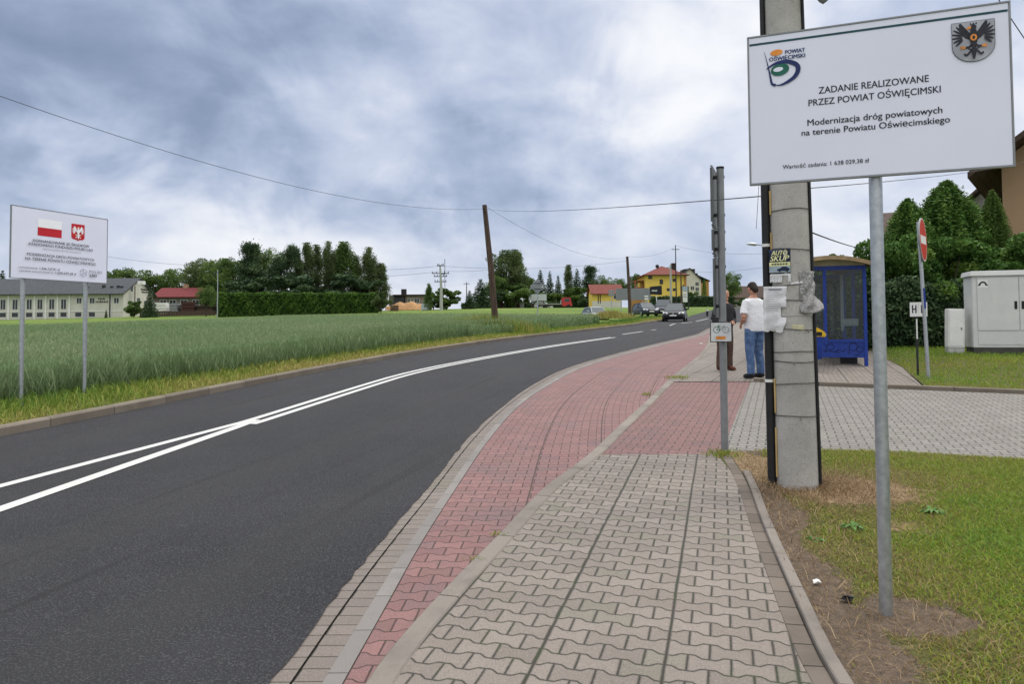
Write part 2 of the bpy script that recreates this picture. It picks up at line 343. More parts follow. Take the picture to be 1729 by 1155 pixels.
M_GUT = m_paver('gutter_blocks', (.145, .122, .106), (.185, .157, .138), (.055, .046, .038), L=40, p=.105, A=0, jw=.0026, groove=0, wave=False, st=.45, stain=(.12, .097, .088))
M_KERB = m_kerb('concrete_kerb', (.205, .182, .16)); M_KERBD = m_kerb('weathered_kerb', (.17, .145, .115)); M_STRIP = m_kerb('pale_kerb_strip', (.205, .192, .182), .4, .003)
M_BORDER = m_kerb('brown_border_pavers', (.15, .125, .105), .2)
M_SOIL = m_soil(); M_MEADOW = m_meadow()
def m_line():
    t = NT('road_paint'); o = t.geo(); n = t.noise(o, 45, 4, .7); t.base(t.mix(t.sm(.56, .78, n), (.52, .52, .51), (.26, .26, .26))); t.rough(.55); t.bump(t.noise(o, 95, 2), .003); return t.mat
M_LINE = m_line()
# ================================================================== GROUND SHEETS
def poly_at(pts, y):
    ys = [p[1] for p in pts]; xs = [p[0] for p in pts]
    return np.interp(y, ys, xs)
def smooth_poly(pts, it=2):
    """Chaikin corner cutting keeps the surveyed edge but rounds it"""
    for _ in range(it):
        q = [pts[0]]
        for a, b in zip(pts, pts[1:]): q += [(a[0]*.75+b[0]*.25, a[1]*.75+b[1]*.25), (a[0]*.25+b[0]*.75, a[1]*.25+b[1]*.75)]
        pts = q+[pts[-1]]
    return pts
LK = smooth_poly([(-10.6, -6), (-8.5, 0), (-7.1, 4.5), (-5.9, 8.56), (-5.39, 10.39), (-4.6, 13.5), (-3.65, 17.6), (-2.7, 21.2), (-.1, 29), (4.24, 39.2), (10.0, 53.2), (16.7, 73.2), (25.7, 95.8), (36, 120)])
AR = smooth_poly([(-1.6, -6), (-1.2, 0), (-1.02, 3.13), (-.97, 3.95), (-.87, 4.9), (-.73, 6.1), (-.53, 8.3), (-.2, 10.5), (.37, 13.4), (1.15, 16.4), (2.85, 20.7), (5.15, 26), (9.35, 35.7), (13.2, 45), (17.6, 56), (22.5, 70), (27.5, 83), (32.5, 96), (42, 120)])
RL = smooth_poly([(-1.28, -6), (-.9, 0), (-.71, 3.12), (-.66, 3.84), (-.61, 4.69), (-.53, 5.6), (-.27, 8.3), (.12, 11), (.72, 13.4), (1.5, 16.4), (3.25, 20.7), (5.6, 26), (8.75, 33), (9.95, 35.7), (13.8, 45), (18.2, 56), (23.1, 70), (28.1, 83), (33.1, 96), (42.6, 120)])
RR = smooth_poly([(-1.27, -6), (-.85, 1.5), (-.61, 3.12), (-.52, 3.53), (-.38, 4.03), (-.25, 4.46), (-.1, 4.94), (.22, 6.06), (.44, 6.59), (.79, 7.47), (1.21, 8.76), (2.19, 11.61), (3.25, 14.82), (4.96, 19.66), (6.6, 25), (8.77, 33), (9.97, 35.7), (13.82, 45), (18.22, 56), (28.12, 83), (42.62, 120)])
SR = smooth_poly([(.75, -6), (1.02, 1), (1.2, 3.08), (1.28, 3.53), (1.43, 4.25), (1.58, 4.95), (1.89, 6.32), (2.02, 7.2), (2.1, 7.56)])
def ystations(y0, y1):
    ys = [y0]
    while ys[-1] < y1: ys.append(ys[-1]+max(.12, min(1.5, abs(ys[-1])*.025)))
    ys[-1] = y1; return np.array(ys)
def strip(name, left, right, ys, dz, mat, nu=2, jl=0, jr=0, seed=1, rot=None, off=0):
    """sheet between two edges, following the ground; UV in metres along the left edge"""
    rng = np.random.default_rng(seed); V = []; F = []; UV = []; s = 0; px = None
    for i, y in enumerate(ys):
        a, b = left(y), right(y)
        if jl: a += rng.uniform(-jl, jl)
        if jr: b += rng.uniform(-jr, jr)
        mid = (a+b)/2
        if px is not None: s += math.hypot(y-ys[i-1], mid-px)
        px = mid
        for j in range(nu+1):
            x = a+(b-a)*j/nu; V.append((x, y, g(x, y)+dz)); UV.append((x-a, s) if rot is None else (x*math.cos(rot)-y*math.sin(rot)+off, x*math.sin(rot)+y*math.cos(rot)))
    for i in range(len(ys)-1):
        for j in range(nu):
            k = i*(nu+1)+j; F.append((k, k+1, k+nu+2, k+nu+1))
    return sheet(name, V, F, UV, mat)
def sheet(name, V, F, UV, mat):
    me = bpy.data.meshes.new(name); me.from_pydata([tuple(map(float, v)) for v in V], [], F); me.materials.append(mat)
    ul = me.uv_layers.new(name='UVMap'); idx = np.empty(len(me.loops), np.int32); me.loops.foreach_get('vertex_index', idx)
    ul.data.foreach_set('uv', np.asarray(UV, np.float32)[idx].ravel()); me.update()
    o = bpy.data.objects.new(name, me); COL.objects.link(o); return structure(o)
def region(name, poly, dz, mat, ang=0, cut=.7):
    """polygonal paved or planted area laid on the ground; UV rotated so that v runs along heading ang"""
    bm = bmesh.new(); bm.faces.new([bm.verts.new((x, y, 0)) for x, y in poly])
    for ax in (0, 1):
        lo, hi = min(p[ax] for p in poly), max(p[ax] for p in poly); q = lo+cut
        while q < hi:
            n = [0, 0, 0]; n[ax] = 1; c = [0, 0, 0]; c[ax] = q
            bmesh.ops.bisect_plane(bm, geom=bm.verts[:]+bm.edges[:]+bm.faces[:], plane_co=c, plane_no=n); q += cut
    V = [(v.co.x, v.co.y, g(v.co.x, v.co.y)+dz) for v in bm.verts]; bm.verts.index_update(); F = [[v.index for v in f.verts] for f in bm.faces]; bm.free()
    ca, sa = math.cos(ang), math.sin(ang)
    return sheet(name, V, F, [(x*ca-y*sa, x*sa+y*ca) for x, y, z in V], mat)
def kerb(name, line, w, z0, z1, mat, ch=.012):
    """kerb swept along line; its left face stands on the line"""
    V = []; F = []; UV = []; s = 0; n = len(line); prof = [(0, z0), (0, z1-ch), (ch, z1), (w-ch, z1), (w, z1-ch), (w, z0)]
    for i, (x, y) in enumerate(line):
        a, b = line[max(0, i-1)], line[min(n-1, i+1)]; t = Vector((b[0]-a[0], b[1]-a[1])).normalized(); nx, ny = t.y, -t.x
        if i: s += math.hypot(x-line[i-1][0], y-line[i-1][1])
        for d, z in prof: V.append((x+nx*d, y+ny*d, g(x, y)+z)); UV.append((d, s))
    m = len(prof)
    for i in range(n-1):
        for j in range(m-1): F.append((i*m+j, i*m+j+1, (i+1)*m+j+1, (i+1)*m+j))
    F += [tuple(range(m-1, -1, -1)), tuple(range((n-1)*m, n*m))]
    return sheet(name, V, F, UV, mat)
# terrain to the horizon
def build_terrain():
    xs = np.unique(np.concatenate([np.linspace(-900, -120, 14), np.linspace(-120, -20, 26), np.linspace(-20, 26, 47), np.linspace(26, 120, 24), np.linspace(120, 900, 14)]))
    ys = np.unique(np.concatenate([np.linspace(-60, -6, 12), np.linspace(-6, 60, 67), np.linspace(60, 200, 60), np.linspace(200, 900, 15)]))
    X, Y = np.meshgrid(xs, ys); Z = gz(X, Y)-.10*(1-ss(70, 85, Y))-.02
    n = len(xs); V = np.stack([X.ravel(), Y.ravel(), Z.ravel()], 1); i, j = np.meshgrid(np.arange(len(ys)-1), np.arange(n-1), indexing='ij'); k = (i*n+j).ravel()
    structure(np_mesh('terrain', V, np.stack([k, k+1, k+n+1, k+n], 1), M_MEADOW, smooth=True))
build_terrain()
YS = ystations(-6, 120)
strip('road', lambda y: poly_at(LK, y), lambda y: poly_at(AR, y)+.02, YS, .006, M_ASPH, 4, jr=.012)
yb = ystations(-6, 50)
strip('gutter', lambda y: poly_at(AR, y)-.03, lambda y: poly_at(AR, y)+(poly_at(RL, y)-poly_at(AR, y))*.30, ystations(-6, 60), 0, M_GUT, 1)
strip('gutter_slot', lambda y: poly_at(AR, y)+(poly_at(RL, y)-poly_at(AR, y))*.28, lambda y: poly_at(AR, y)+(poly_at(RL, y)-poly_at(AR, y))*.36, ystations(-6, 60), -.012, flat('slot_dark', (.018, .016, .013), .95), 1)  # near-black strip set a little below the gutter blocks
strip('gutter_blocks', lambda y: poly_at(AR, y)+(poly_at(RL, y)-poly_at(AR, y))*.34, lambda y: poly_at(AR, y)+(poly_at(RL, y)-poly_at(AR, y))*.73, ystations(-6, 60), .001, M_GUT, 1)
strip('gutter_strip', lambda y: poly_at(AR, y)+(poly_at(RL, y)-poly_at(AR, y))*.735, lambda y: poly_at(RL, y)+.002, ystations(-6, 60), .003, M_STRIP, 1)
strip('bus_bay', lambda y: poly_at(RL, y), lambda y: max(poly_at(RR, y), poly_at(RL, y)+.002)+.01, ystations(2.2, 33.2), .0, M_RED, 6)
kerb('sidewalk_kerb', [(float(poly_at(RR, y)), float(y)) for y in ystations(-6, 36)], .125, -.05, .022, M_KERB)
KRo = lambda y: poly_at(RR, y)+.118
strip('sidewalk', KRo, lambda y: poly_at(SR, y)+.003, ystations(-6, 7.34), .016, M_GREY, 4, rot=math.atan(.285), off=.264)
kerb('border_pavers', [(float(poly_at(SR, y)), float(y)) for y in ystations(-6, 7.42)], .088, -.05, .02, M_BORDER, .004)
kerb('lawn_kerb', [(float(poly_at(SR, y))+.09+.006*math.sin(y*2.1), float(y)) for y in ystations(-6, 6.55)], .062, -.06, .045, M_KERB, .006)
# crossing, side street, far pavement
XR = [(2.1, 7.5), (2.41, 8.32), (3.1, 10.2), (4.3, 13.4)]
yx = ystations(7.33, 13.6)
strip('crossing', KRo, lambda y: poly_at(XR, y), yx, .008, M_REDX, 4, rot=math.radians(20))
region('side_street', [(2.1, 7.35), (2.16, 7.5), (3.07, 7.52), (3.74, 7.42), (4.83, 7.04), (6.5, 6.2), (10, 4.4), (16, 1.2), (20, 5), (12, 9.6), (9.5, 10.75), (7.86, 11.55), (6.2, 12.28), (5.1, 12.75), (4.3, 13.4), (3.1, 10.2), (2.41, 8.32)], .006, M_STREET, math.radians(20))
strip('far_sidewalk', KRo, lambda y: np.interp(y, [13.3, 18.6, 22, 26, 33, 36, 60], [6.65, 9.1, 8.2, 8.9, 11.4, 12.6, 24]), ystations(13.35, 58), .018, M_GREY, 5, rot=math.radians(24))
region('bus_stop_paving', [(4.5, 13.42), (5.15, 12.82), (6.2, 12.38), (6.75, 12.16), (8.2, 15.6), (9.3, 19.2), (8.4, 19.5), (6.6, 15)], .026, M_GREY, math.radians(20))
kerb('street_kerb', [(4.35, 13.38), (5.1, 12.75), (6.2, 12.28), (7.86, 11.55), (9.5, 10.75), (12, 9.6), (16, 7.4)][::-1], .13, -.05, .075, M_KERBD)
kerb('road_kerb', [(x-.15, y) for x, y in LK if y < 75], .16, -.05, .115, M_KERBD, .02)
# lawns
region('lawn', [(1.05, -6), (1.2, 1), (1.36, 3.08), (1.44, 3.53), (1.6, 4.25), (1.75, 4.95), (1.9, 6.3), (1.955, 6.8), (1.99, 7.2), (2.06, 7.44), (2.2, 7.46), (3.07, 7.48), (3.74, 7.38), (4.83, 7.0), (6.5, 6.16), (10, 4.36), (16, 1.1), (16, -6)], .018, M_SOIL, 0, .9)
region('far_lawn', [(6.8, 12.2), (7.92, 11.7), (9.56, 10.9), (12.06, 9.75), (18, 6.6), (24, 30), (10.5, 30), (9.3, 19.2), (8.2, 15.6)], .03, M_SOIL, 0, .9)
strip('verge', lambda y: poly_at(LK, y)-3.2, lambda y: poly_at(LK, y)-.13, ystations(-6, 75), .085, M_SOIL, 4)
def wear(x, y):
    """how trodden (soil) and how dried out (straw) the lawn is"""
    dist = x-poly_at(SR, y)-.15; x = x+.035*np.sin(17*y+9*x)+.025*np.sin(37*y-21*x)+.02*np.sin(61*x+13*y); y = y+.03*np.sin(19*x)+.02*np.sin(43*x+29*y); wd = .16+.07*np.sin(2.6*y)+.05*np.sin(6.1*y+1)+.14*np.exp(-((y-3.9)/.7)**2)
    soil = np.maximum(1-ss(wd*.55, wd*1.6, dist), 1-ss(.6, 1.35, np.hypot((x-1.93)/.30, (y-3.66)/.24)))
    straw = np.maximum(1-ss(.55, 1.4, np.hypot((x-2.68)/.55, (y-5.95)/.44)), np.maximum(1-ss(.6, 1.3, np.hypot((x-2.25)/.26, (y-6.7)/.6)), .62*(1-ss(.3, 1.5, np.hypot((x-2.6)/.26, (y-5.0)/.16)))))
    straw = np.maximum(straw, 1-ss(.6, 1.3, np.hypot((x-2.12)/.22, (y-7.15)/.45)))
    return soil, straw, dist
def worn_lawn():
    ys = np.arange(1.2, 7.56, .06); m = 60; V = []; S = []; T = []
    for y in ys:
        x0 = float(poly_at(SR, y))+(.145 if y < 6.4 else .092)
        xs = x0+(4.6-x0)*(np.arange(m+1)/m)**1.3; so_, st, _ = wear(xs, np.full(m+1, y)); V.append(np.stack([xs, np.full(m+1, y), gz(xs, y)+.022], 1)); S.append(so_); T.append(st)
    V = np.concatenate(V); far = np.interp(V[:, 0], [2.0, 3.07, 3.74, 4.83, 6.5], [7.5, 7.5, 7.4, 7.02, 6.15]); F = [(k, k+1, k+m+2, k+m+1) for i in range(len(ys)-1) for j in range(m) for k in (i*(m+1)+j,) if V[k+m+1, 1] < far[k+m+1]-.02]
    o = np_mesh('worn_lawn', V, np.array(F), m_soil('worn_lawn', True), None, np.concatenate(S)); o.data.attributes.new('s', 'FLOAT', 'POINT').data.foreach_set('value', np.concatenate(T).astype(np.float32)); structure(o)
worn_lawn()
# ------------------------------------------------------------------ painted lines
def paint(name, pts, w, dz=.011, step=.35):
    pts = [Vector(p) for p in pts]; q = [pts[0]]
    for a, b in zip(pts, pts[1:]):
        n = max(1, int((b-a).length/step)); q += [a+(b-a)*i/n for i in range(1, n+1)]
    V = []; UV = []
    for i, p in enumerate(q):
        t = (q[min(i+1, len(q)-1)]-q[max(i-1, 0)]).normalized(); n = Vector((t.y, -t.x))*w/2
        for e in (-1, 1): V.append((p.x+n.x*e, p.y+n.y*e, g(p.x+n.x*e, p.y+n.y*e)+dz)); UV.append((e, i))
    sheet(name, V, [(2*i, 2*i+1, 2*i+3, 2*i+2) for i in range(len(q)-1)], UV, M_LINE)
CL = smooth_poly([(-3.28, 9.5), (-2.75, 12.2), (-2.07, 15.66), (-.75, 19.3), (1.0, 23.6), (4.15, 30.49)])
def shift(pts, d):
    r = []
    for i, p in enumerate(pts):
        a, b = pts[max(0, i-1)], pts[min(len(pts)-1, i+1)]; t = Vector((b[0]-a[0], b[1]-a[1])).normalized(); r.append((p[0]+t.y*d, p[1]-t.x*d))
    return r
paint('road_marking', [(-6.6, -1.5), (-5.1, 3.6), (-4.33, 6.3), (-3.42, 9.36)]+shift(CL, -.10)[1:], .11)
paint('road_marking', [(-6.0, -3), (-4.8, 1.9), (-3.86, 5.58), (-3.36, 9.0), (-3.30, 9.55)], .13, .0125)
paint('road_marking', [(-3.235, 9.25)]+shift(CL, .10), .11)
for a, b in (((4.99, 33.5), (6.53, 37.05)), ((7.27, 38.7), (8.25, 40.5)), ((9.2, 43.2), (10.1, 45.7)), ((11, 48.2), (13.2, 54.1)), ((14.3, 57.6), (17.9, 67.4)), ((19.5, 71.5), (22, 79))):
    paint('road_marking', [a, b], .12)
# ================================================================== SHARED OBJECT MATERIALS
M_GALV = flat('galvanised_steel', (.42, .44, .46), .38, .75, .14, 30, dirt=((.3, .31, .32), .35))
M_GREYP = flat('grey_painted_steel', (.24, .25, .26), .5, .3, .1, 12)
M_SIGNBACK = flat('sign_back_grey', (.23, .25, .26), .5, .25, .12, 6)
M_BOARD = flat('white_sign_vinyl', (.73, .75, .87), .38, 0, .02, 2)
M_WHITE = flat('white_paint', (.72, .72, .70), .5, 0, .06, 5, dirt=((.45, .43, .38), .3))
M_DARK = flat('dark_metal', (.03, .03, .033), .5, .2); M_BLACK = flat('black_plastic', (.012, .012, .013), .55)
M_INK = flat('black_ink', (.02, .02, .03), .5); M_NAVY = flat('navy_print', (.01, .025, .12), .5); M_GREEN = flat('green_print', (.012, .12, .085), .5)
M_ORANGE = flat('orange_print', (.72, .26, .04), .5); M_RED = M_PAV = None
M_REDP = flat('red_print', (.50, .018, .03), .45, 0, .05); M_FLAGW = flat('flag_white', (.86, .87, .9), .45, 0, .02); M_SILV = flat('silver_print', (.36, .37, .41), .45)
M_TEAL = flat('dark_teal_print', (.01, .06, .075), .5); M_GREYINK = flat('grey_ink', (.22, .23, .27), .5)
M_BLUE = flat('blue_paint', (.012, .04, .25), .42, 0, .15, 6, dirt=((.03, .05, .16), .4)); M_YEL = flat('yellow_paint', (.62, .40, .02), .5, 0, .1)
def m_conc():
    t = NT('pole_concrete'); o = t.obj(); n1 = t.noise(o, 1.6, 6, .65); n2 = t.noise(o, 120, 3, .7); n3 = t.noise(o, 14, 5, .7)
    c = t.mix(t.sm(.3, .7, n1), (.35, .337, .315), (.485, .47, .44)); c = t.mix(t.m('MULTIPLY', t.sm(.5, .75, n3), .5), c, (.30, .285, .265))
    c = t.mix(t.m('MULTIPLY', t.sm(.58, .7, n2), .5), c, (.5, .49, .47)); c = t.mix(t.m('MULTIPLY', t.sm(.42, .32, n2), .6), c, (.08, .078, .07))
    t.base(c); t.rough(.92); t.bump(t.m('ADD', n2, t.m('MULTIPLY', n3, .7)), .006); return t.mat
M_CONC = m_conc()
def m_wood(name, a, b):
    t = NT(name); mp = t.n('ShaderNodeMapping'); t.l(t.obj(), mp.inputs[0]); mp.inputs['Scale'].default_value = (9, 9, .5)
    n = t.noise(mp.outputs[0], 3, 6, .7, .4); t.base(t.mix(t.sm(.3, .7, n), a, b)); t.rough(.9); t.bump(n, .02); return t.mat
M_WOOD = m_wood('weathered_wood', (.035, .024, .018), (.12, .08, .06))
def m_glass(name, tint=(.82, .86, .86), refl=.02):
    t = NT(name); tr = t.n('ShaderNodeBsdfTransparent'); tr.inputs[0].default_value = (*tint, 1); gl = t.n('ShaderNodeBsdfGlossy'); gl.inputs['Roughness'].default_value = .06
    lw = t.n('ShaderNodeLayerWeight'); lw.inputs[0].default_value = .25; mx = t.n('ShaderNodeMixShader'); t.l(t.m('ADD', t.m('MULTIPLY', lw.outputs['Fresnel'], .22), refl), mx.inputs[0])
    t.l(tr.outputs[0], mx.inputs[1]); t.l(gl.outputs[0], mx.inputs[2]); t.l(mx.outputs[0], t.out.inputs[0]); return t.mat
M_GLASS = m_glass('dusty_clear_pane')
M_PANE = flat('dark_window_glass', (.035, .042, .05), .12, 0, .3, 3)
M_CONDUIT = flat('black_cable_duct', (.016, .016, .018), .5, 0, .3, 9)
# ------------------------------------------------------------------ emblem with an eagle, flat print in the board plane
class Lay:
    """stacks prints on a board, each a hair in front of the last"""
    def __init__(s, y): s.y = y
    def __call__(s): s.y -= .00025; return s.y
def ell(cx, cz, a, b, rot=0, n=20, t0=0, t1=2*PI):
    c, s = math.cos(rot), math.sin(rot); r = []
    for i in range(n):
        w = t0+(t1-t0)*i/(n if abs(t1-t0-2*PI) < 1e-6 else n-1); x, z = a*math.cos(w), b*math.sin(w); r.append((cx+x*c-z*s, cz+x*s+z*c))
    return r
def stroke(mb, pts, w, y, mat):
    """ribbon along pts, width may vary"""
    ws = w if isinstance(w, (list, tuple)) else [w]*len(pts); L = []; Rr = []
    for i, p in enumerate(pts):
        a, b = pts[max(0, i-1)], pts[min(len(pts)-1, i+1)]; dx, dz = b[0]-a[0], b[1]-a[1]; k = math.hypot(dx, dz) or 1
        L.append((p[0]-dz/k*ws[i]/2, p[1]+dx/k*ws[i]/2)); Rr.append((p[0]+dz/k*ws[i]/2, p[1]-dx/k*ws[i]/2))
    for i in range(len(pts)-1): mb.face2([L[i], Rr[i], Rr[i+1], L[i+1]], y, mat)
def curve(pts, n=8):
    r = []
    for i in range(len(pts)-1):
        p0, p1, p2, p3 = pts[max(0, i-1)], pts[i], pts[i+1], pts[min(len(pts)-1, i+2)]
        for j in range(n):
            t = j/n; r.append(tuple(.5*((2*b)+(c-a)*t+(2*a-5*b+4*c-d)*t*t+(-a+3*b-3*c+d)*t**3) for a, b, c, d in zip(p0, p1, p2, p3)))
    return r+[pts[-1]]
def eagle(mb, cx, cz, s, lay, ink, gold, dark=True):
    A = lambda x, z: (cx+x*s, cz+z*s)
    for e in (-1, 1):
        # wing arm and its fan of feathers
        mb.face2([A(e*x, z) for x, z in [(.10, .30), (.22, .45), (.40, .72), (.52, .88), (.60, .84), (.58, .55), (.50, .28), (.30, .08), (.12, .0)]], lay(), ink)
        for i in range(7):
            an = math.radians(72-i*19); ln = .50-.02*abs(i-2.5); x0, z0 = .42, .52-.055*i
            mb.face2(ell(cx+e*(x0+ln*.55*math.cos(an))*s, cz+(z0+ln*.55*math.sin(an)-.12)*s, ln*.5*s, .052*s, an if e > 0 else PI-an, 12), lay(), ink)
        # leg, talon, tail curls
        stroke(mb, curve([A(e*.05, -.2), A(e*.16, -.32), A(e*.34, -.36)], 4), [.12*s, .1*s]+[.1*s]*7, lay(), ink)
        for dz in (.08, 0, -.08): stroke(mb, [A(e*.34, -.36), A(e*.56, -.33+dz)], [.07*s, .03*s], lay(), gold)
        stroke(mb, curve([A(0, -.5), A(e*.14, -.56), A(e*.30, -.74), A(e*.40, -.64)], 4), [.05*s]+[.09*s]*11+[.02*s], lay(), ink)
        stroke(mb, curve([A(0, -.42), A(e*.12, -.46), A(e*.24, -.40)], 4), [.05*s]+[.06*s]*7+[.02*s], lay(), ink)
    mb.face2([A(x, z) for x, z in [(0, -.45), (-.12, -.2), (-.20, .1), (-.15, .34), (-.11, .5), (.11, .5), (.15, .34), (.20, .1), (.12, -.2)]], lay(), ink)
    mb.face2([A(x, z) for x, z in [(-.07, -.3), (-.1, -.62), (-.05, -.9), (0, -.98), (.05, -.9), (.1, -.62), (.07, -.3)]], lay(), ink)
    mb.face2(ell(cx-.01*s, cz+.60*s, .14*s, .13*s), lay(), ink)
    mb.face2([A(-.10, .68), A(-.30, .58), A(-.28, .50), (A(-.10, .55))], lay(), gold)
    for dx in (-.1, 0, .1): mb.face2([A(dx-.05, .72), A(dx+.05, .72), A(dx*1.4, .84)], lay(), gold if not dark else ink)
def shield(cx, cz, w, h):
    r = [(cx-w/2, cz+h/2), (cx-w/2, cz-h*.1)]
    for i in range(1, 12): a = PI+PI*i/12; r.append((cx+w/2*math.cos(a), cz-h*.1+h*.4*math.sin(a)))
    return r+[(cx+w/2, cz-h*.1), (cx+w/2, cz+h/2)]
# ================================================================== BIG INFORMATION BOARD
def board(name, label, cat, origin, ang, Wd, Ht, th=.022):
    o = thing(name, label, cat, origin, ang)
    mb = MB(); mb.b2((0, 0, 0), (Wd, th, Ht)); mb.build('panel', o, M_BOARD, bevel=.002)
    fr = MB(); f = .008
    for a, b in (((-f, -.003, -f), (Wd+f, th+.003, -.0005)), ((-f, -.003, Ht+.0005), (Wd+f, th+.003, Ht+f)), ((-f, -.003, 0), (-.0005, th+.003, Ht)), ((Wd+.0005, -.003, 0), (Wd+f, th+.003, Ht))): fr.b2(a, b)
    fr.build('frame', o, M_GREYP); return o
def big_board():
    o = board('information_board', 'large white board with black lettering on one galvanised pole before the concrete pole', 'sign', (1.254, 3.84, 2.3436), math.radians(-21.13), 1.165, .770)
    L = Lay(-.0012)
    mb = MB(); mb.face2([(.004, .7275), (1.161, .7275), (1.161, .7385), (.004, .7385)], L(), M_TEAL); mb.build('stripe', o)
    for s, a, b, z, c, bo in (('ZADANIE REALIZOWANE', .335, .828, .436, .033, .012), ('PRZEZ POWIAT OŚWIĘCIMSKI', .286, .877, .378, .032, .012), ('Modernizacja dróg powiatowych', .279, .881, .277, .031, .014),
                              ('na terenie Powiatu Oświęcimskiego', .250, .912, .228, .030, .014), ('Wartość zadania: 1 638 029,38 zł', .156, .558, .065, .020, .010)): T = MB(); text(T, s, a, b, z, c, L(), M_INK, bo); T.build('lettering', o)
    G = MB(); text(G, 'POWIAT', .179, .274, .6625, .0195, L(), M_NAVY, .035); text(G, 'OŚWIĘCIMSKI', .101, .274, .634, .0195, L(), M_NAVY, .035)
    G.face2(ell(.137, .676, .030, .0155, .08, 24), L(), M_ORANGE)
    G.face2(ell(.152, .584, .045, .031, .15, 28), L(), M_GREEN); G.face2(ell(.144, .586, .024, .0115, .1, 24), L(), M_BOARD)
    q = curve([(.076, .690), (.088, .640), (.098, .590), (.105, .550), (.112, .515), (.130, .505)], 6); stroke(G, q, [.001+.013*i/(len(q)-1) for i in range(len(q))], L(), M_NAVY)
    q = curve([(.086, .594), (.115, .612), (.150, .622), (.195, .620), (.232, .600), (.240, .572), (.222, .538), (.185, .514), (.150, .503), (.120, .508)], 6)
    stroke(G, q, [.004+.019*math.sin(PI*min(1, i/(len(q)-1)*1.05))**1.0 for i in range(len(q))], L(), M_NAVY); G.build('logo', o)
    C = MB(); y = L(); C.face2(shield(1.018, .605, .178, .196), y, M_INK); C.face2(shield(1.018, .605, .174, .192), L(), M_SILV)
    eagle(C, 1.018, .612, .098, L, M_INK, M_ORANGE); C.face2(ell(1.018, .621, .014, .016), L(), M_ORANGE); C.face2(ell(1.018, .621, .006, .009), L(), M_INK); C.build('crest', o)
    # the pole stands behind the panel, in the board's own frame
    R = Matrix.Rotation(math.radians(-21.13), 3, 'Z'); loc = R.inverted() @ (Vector((1.826, 3.685, 0))-Vector((1.254, 3.84, 0)))
    z0 = g(1.83, 3.68)-2.3436-.3
    pm = MB(); pm.tube([(loc.x, .055, z0), (loc.x, .055, .70)], .031, 20, M_GALV); pm.build('pole', o, smooth=True)
    for z in (.12, .62): cm = MB(); cm.b2((loc.x-.05, .0225, z-.02), (loc.x+.05, .03, z+.02)); cm.tube([(loc.x-.045, .03, z), (loc.x-.03, .085, z), (loc.x, .094, z), (loc.x+.03, .085, z), (loc.x+.045, .03, z)], .008, 6); cm.build('clamp', o, M_GALV)
big_board()
def left_board():
    o = board('funding_board', 'white board with Polish flag and red eagle crest on two galvanised poles by the wheat', 'sign', (-6.961, 10.25, 2.342), math.radians(68.68), 1.524, 1.008)
    L = Lay(-.0015)
    f = MB(); f.face2([(.378, .75), (.749, .75), (.749, .875), (.378, .875)], L(), M_FLAGW); f.face2([(.378, .628), (.749, .628), (.749, .7495), (.378, .7495)], L(), M_REDP); f.build('flag', o)
    C = MB(); C.face2([(.905, .87), (.905, .66), (.935, .635), (.98, .632), (1.015, .616), (1.05, .632), (1.095, .635), (1.125, .66), (1.125, .87)], L(), M_REDP)
    eagle(C, 1.015, .742, .108, L, M_FLAGW, M_ORANGE, False); C.build('crest', o)
    for s, a, b, z, c, bo in (('DOFINANSOWANE ZE ŚRODKÓW', .302, 1.202, .532, .036, .016), ('RZĄDOWEGO FUNDUSZU POLSKI ŁAD', .243, 1.262, .478, .034, .016), ('PROGRAM INWESTYCJI STRATEGICZNYCH', .452, 1.06, .430, .012, .01),
                              ('MODERNIZACJA DRÓG POWIATOWYCH', .219, 1.286, .329, .038, .006), ('NA TERENIE POWIATU OŚWIĘCIMSKIEGO', .195, 1.317, .264, .038, .006), ('DOFINANSOWANIE:', .103, .381, .140, .018, .01), ('1.556.127,91 zł', .41, .72, .138, .033, .012),
                              ('CAŁKOWITA WARTOŚĆ INWESTYCJI:', .108, .627, .091, .018, .01), ('1.638.029,38 zł', .654, .988, .091, .032, .012)): T = MB(); text(T, s, a, b, z, c, L(), M_INK, bo); T.build('lettering', o)
    G = MB(); hx = [(1.108+.062*math.sin(i*PI/3), .135+.062*math.cos(i*PI/3)) for i in range(7)]; stroke(G, hx, .005, L(), M_GREYINK)
    for i in (0, 2, 4): stroke(G, [(1.108, .135), hx[i]], .005, L(), M_GREYINK); stroke(G, [hx[i+1], (1.108+.03*math.sin((i+2)*PI/3), .135+.03*math.cos((i+2)*PI/3))], .005, L(), M_GREYINK)
    text(G, 'POLSKI', 1.209, 1.423, .141, .042, L(), M_GREYINK, 0); text(G, 'ŁAD', 1.21, 1.335, .083, .040, L(), M_INK, .03); G.build('logo', o)
    for x in (.215, 1.205):
        w = Matrix.Rotation(math.radians(68.68), 3, 'Z') @ Vector((x, .058, 0)); pm = MB(); pm.tube([(x, .058, g(-6.96+w.x, 10.25+w.y)-2.342-.3), (x, .058, .93)], .031, 16, M_GALV); pm.build('pole', o, smooth=True)
        for z in (.15, .8): cm = MB(); cm.b2((x-.05, .0225, z-.02), (x+.05, .03, z+.02)); cm.tube([(x-.045, .03, z), (x-.03, .09, z), (x, .097, z), (x+.03, .09, z), (x+.045, .03, z)], .008, 6); cm.build('clamp', o, M_GALV)
left_board()
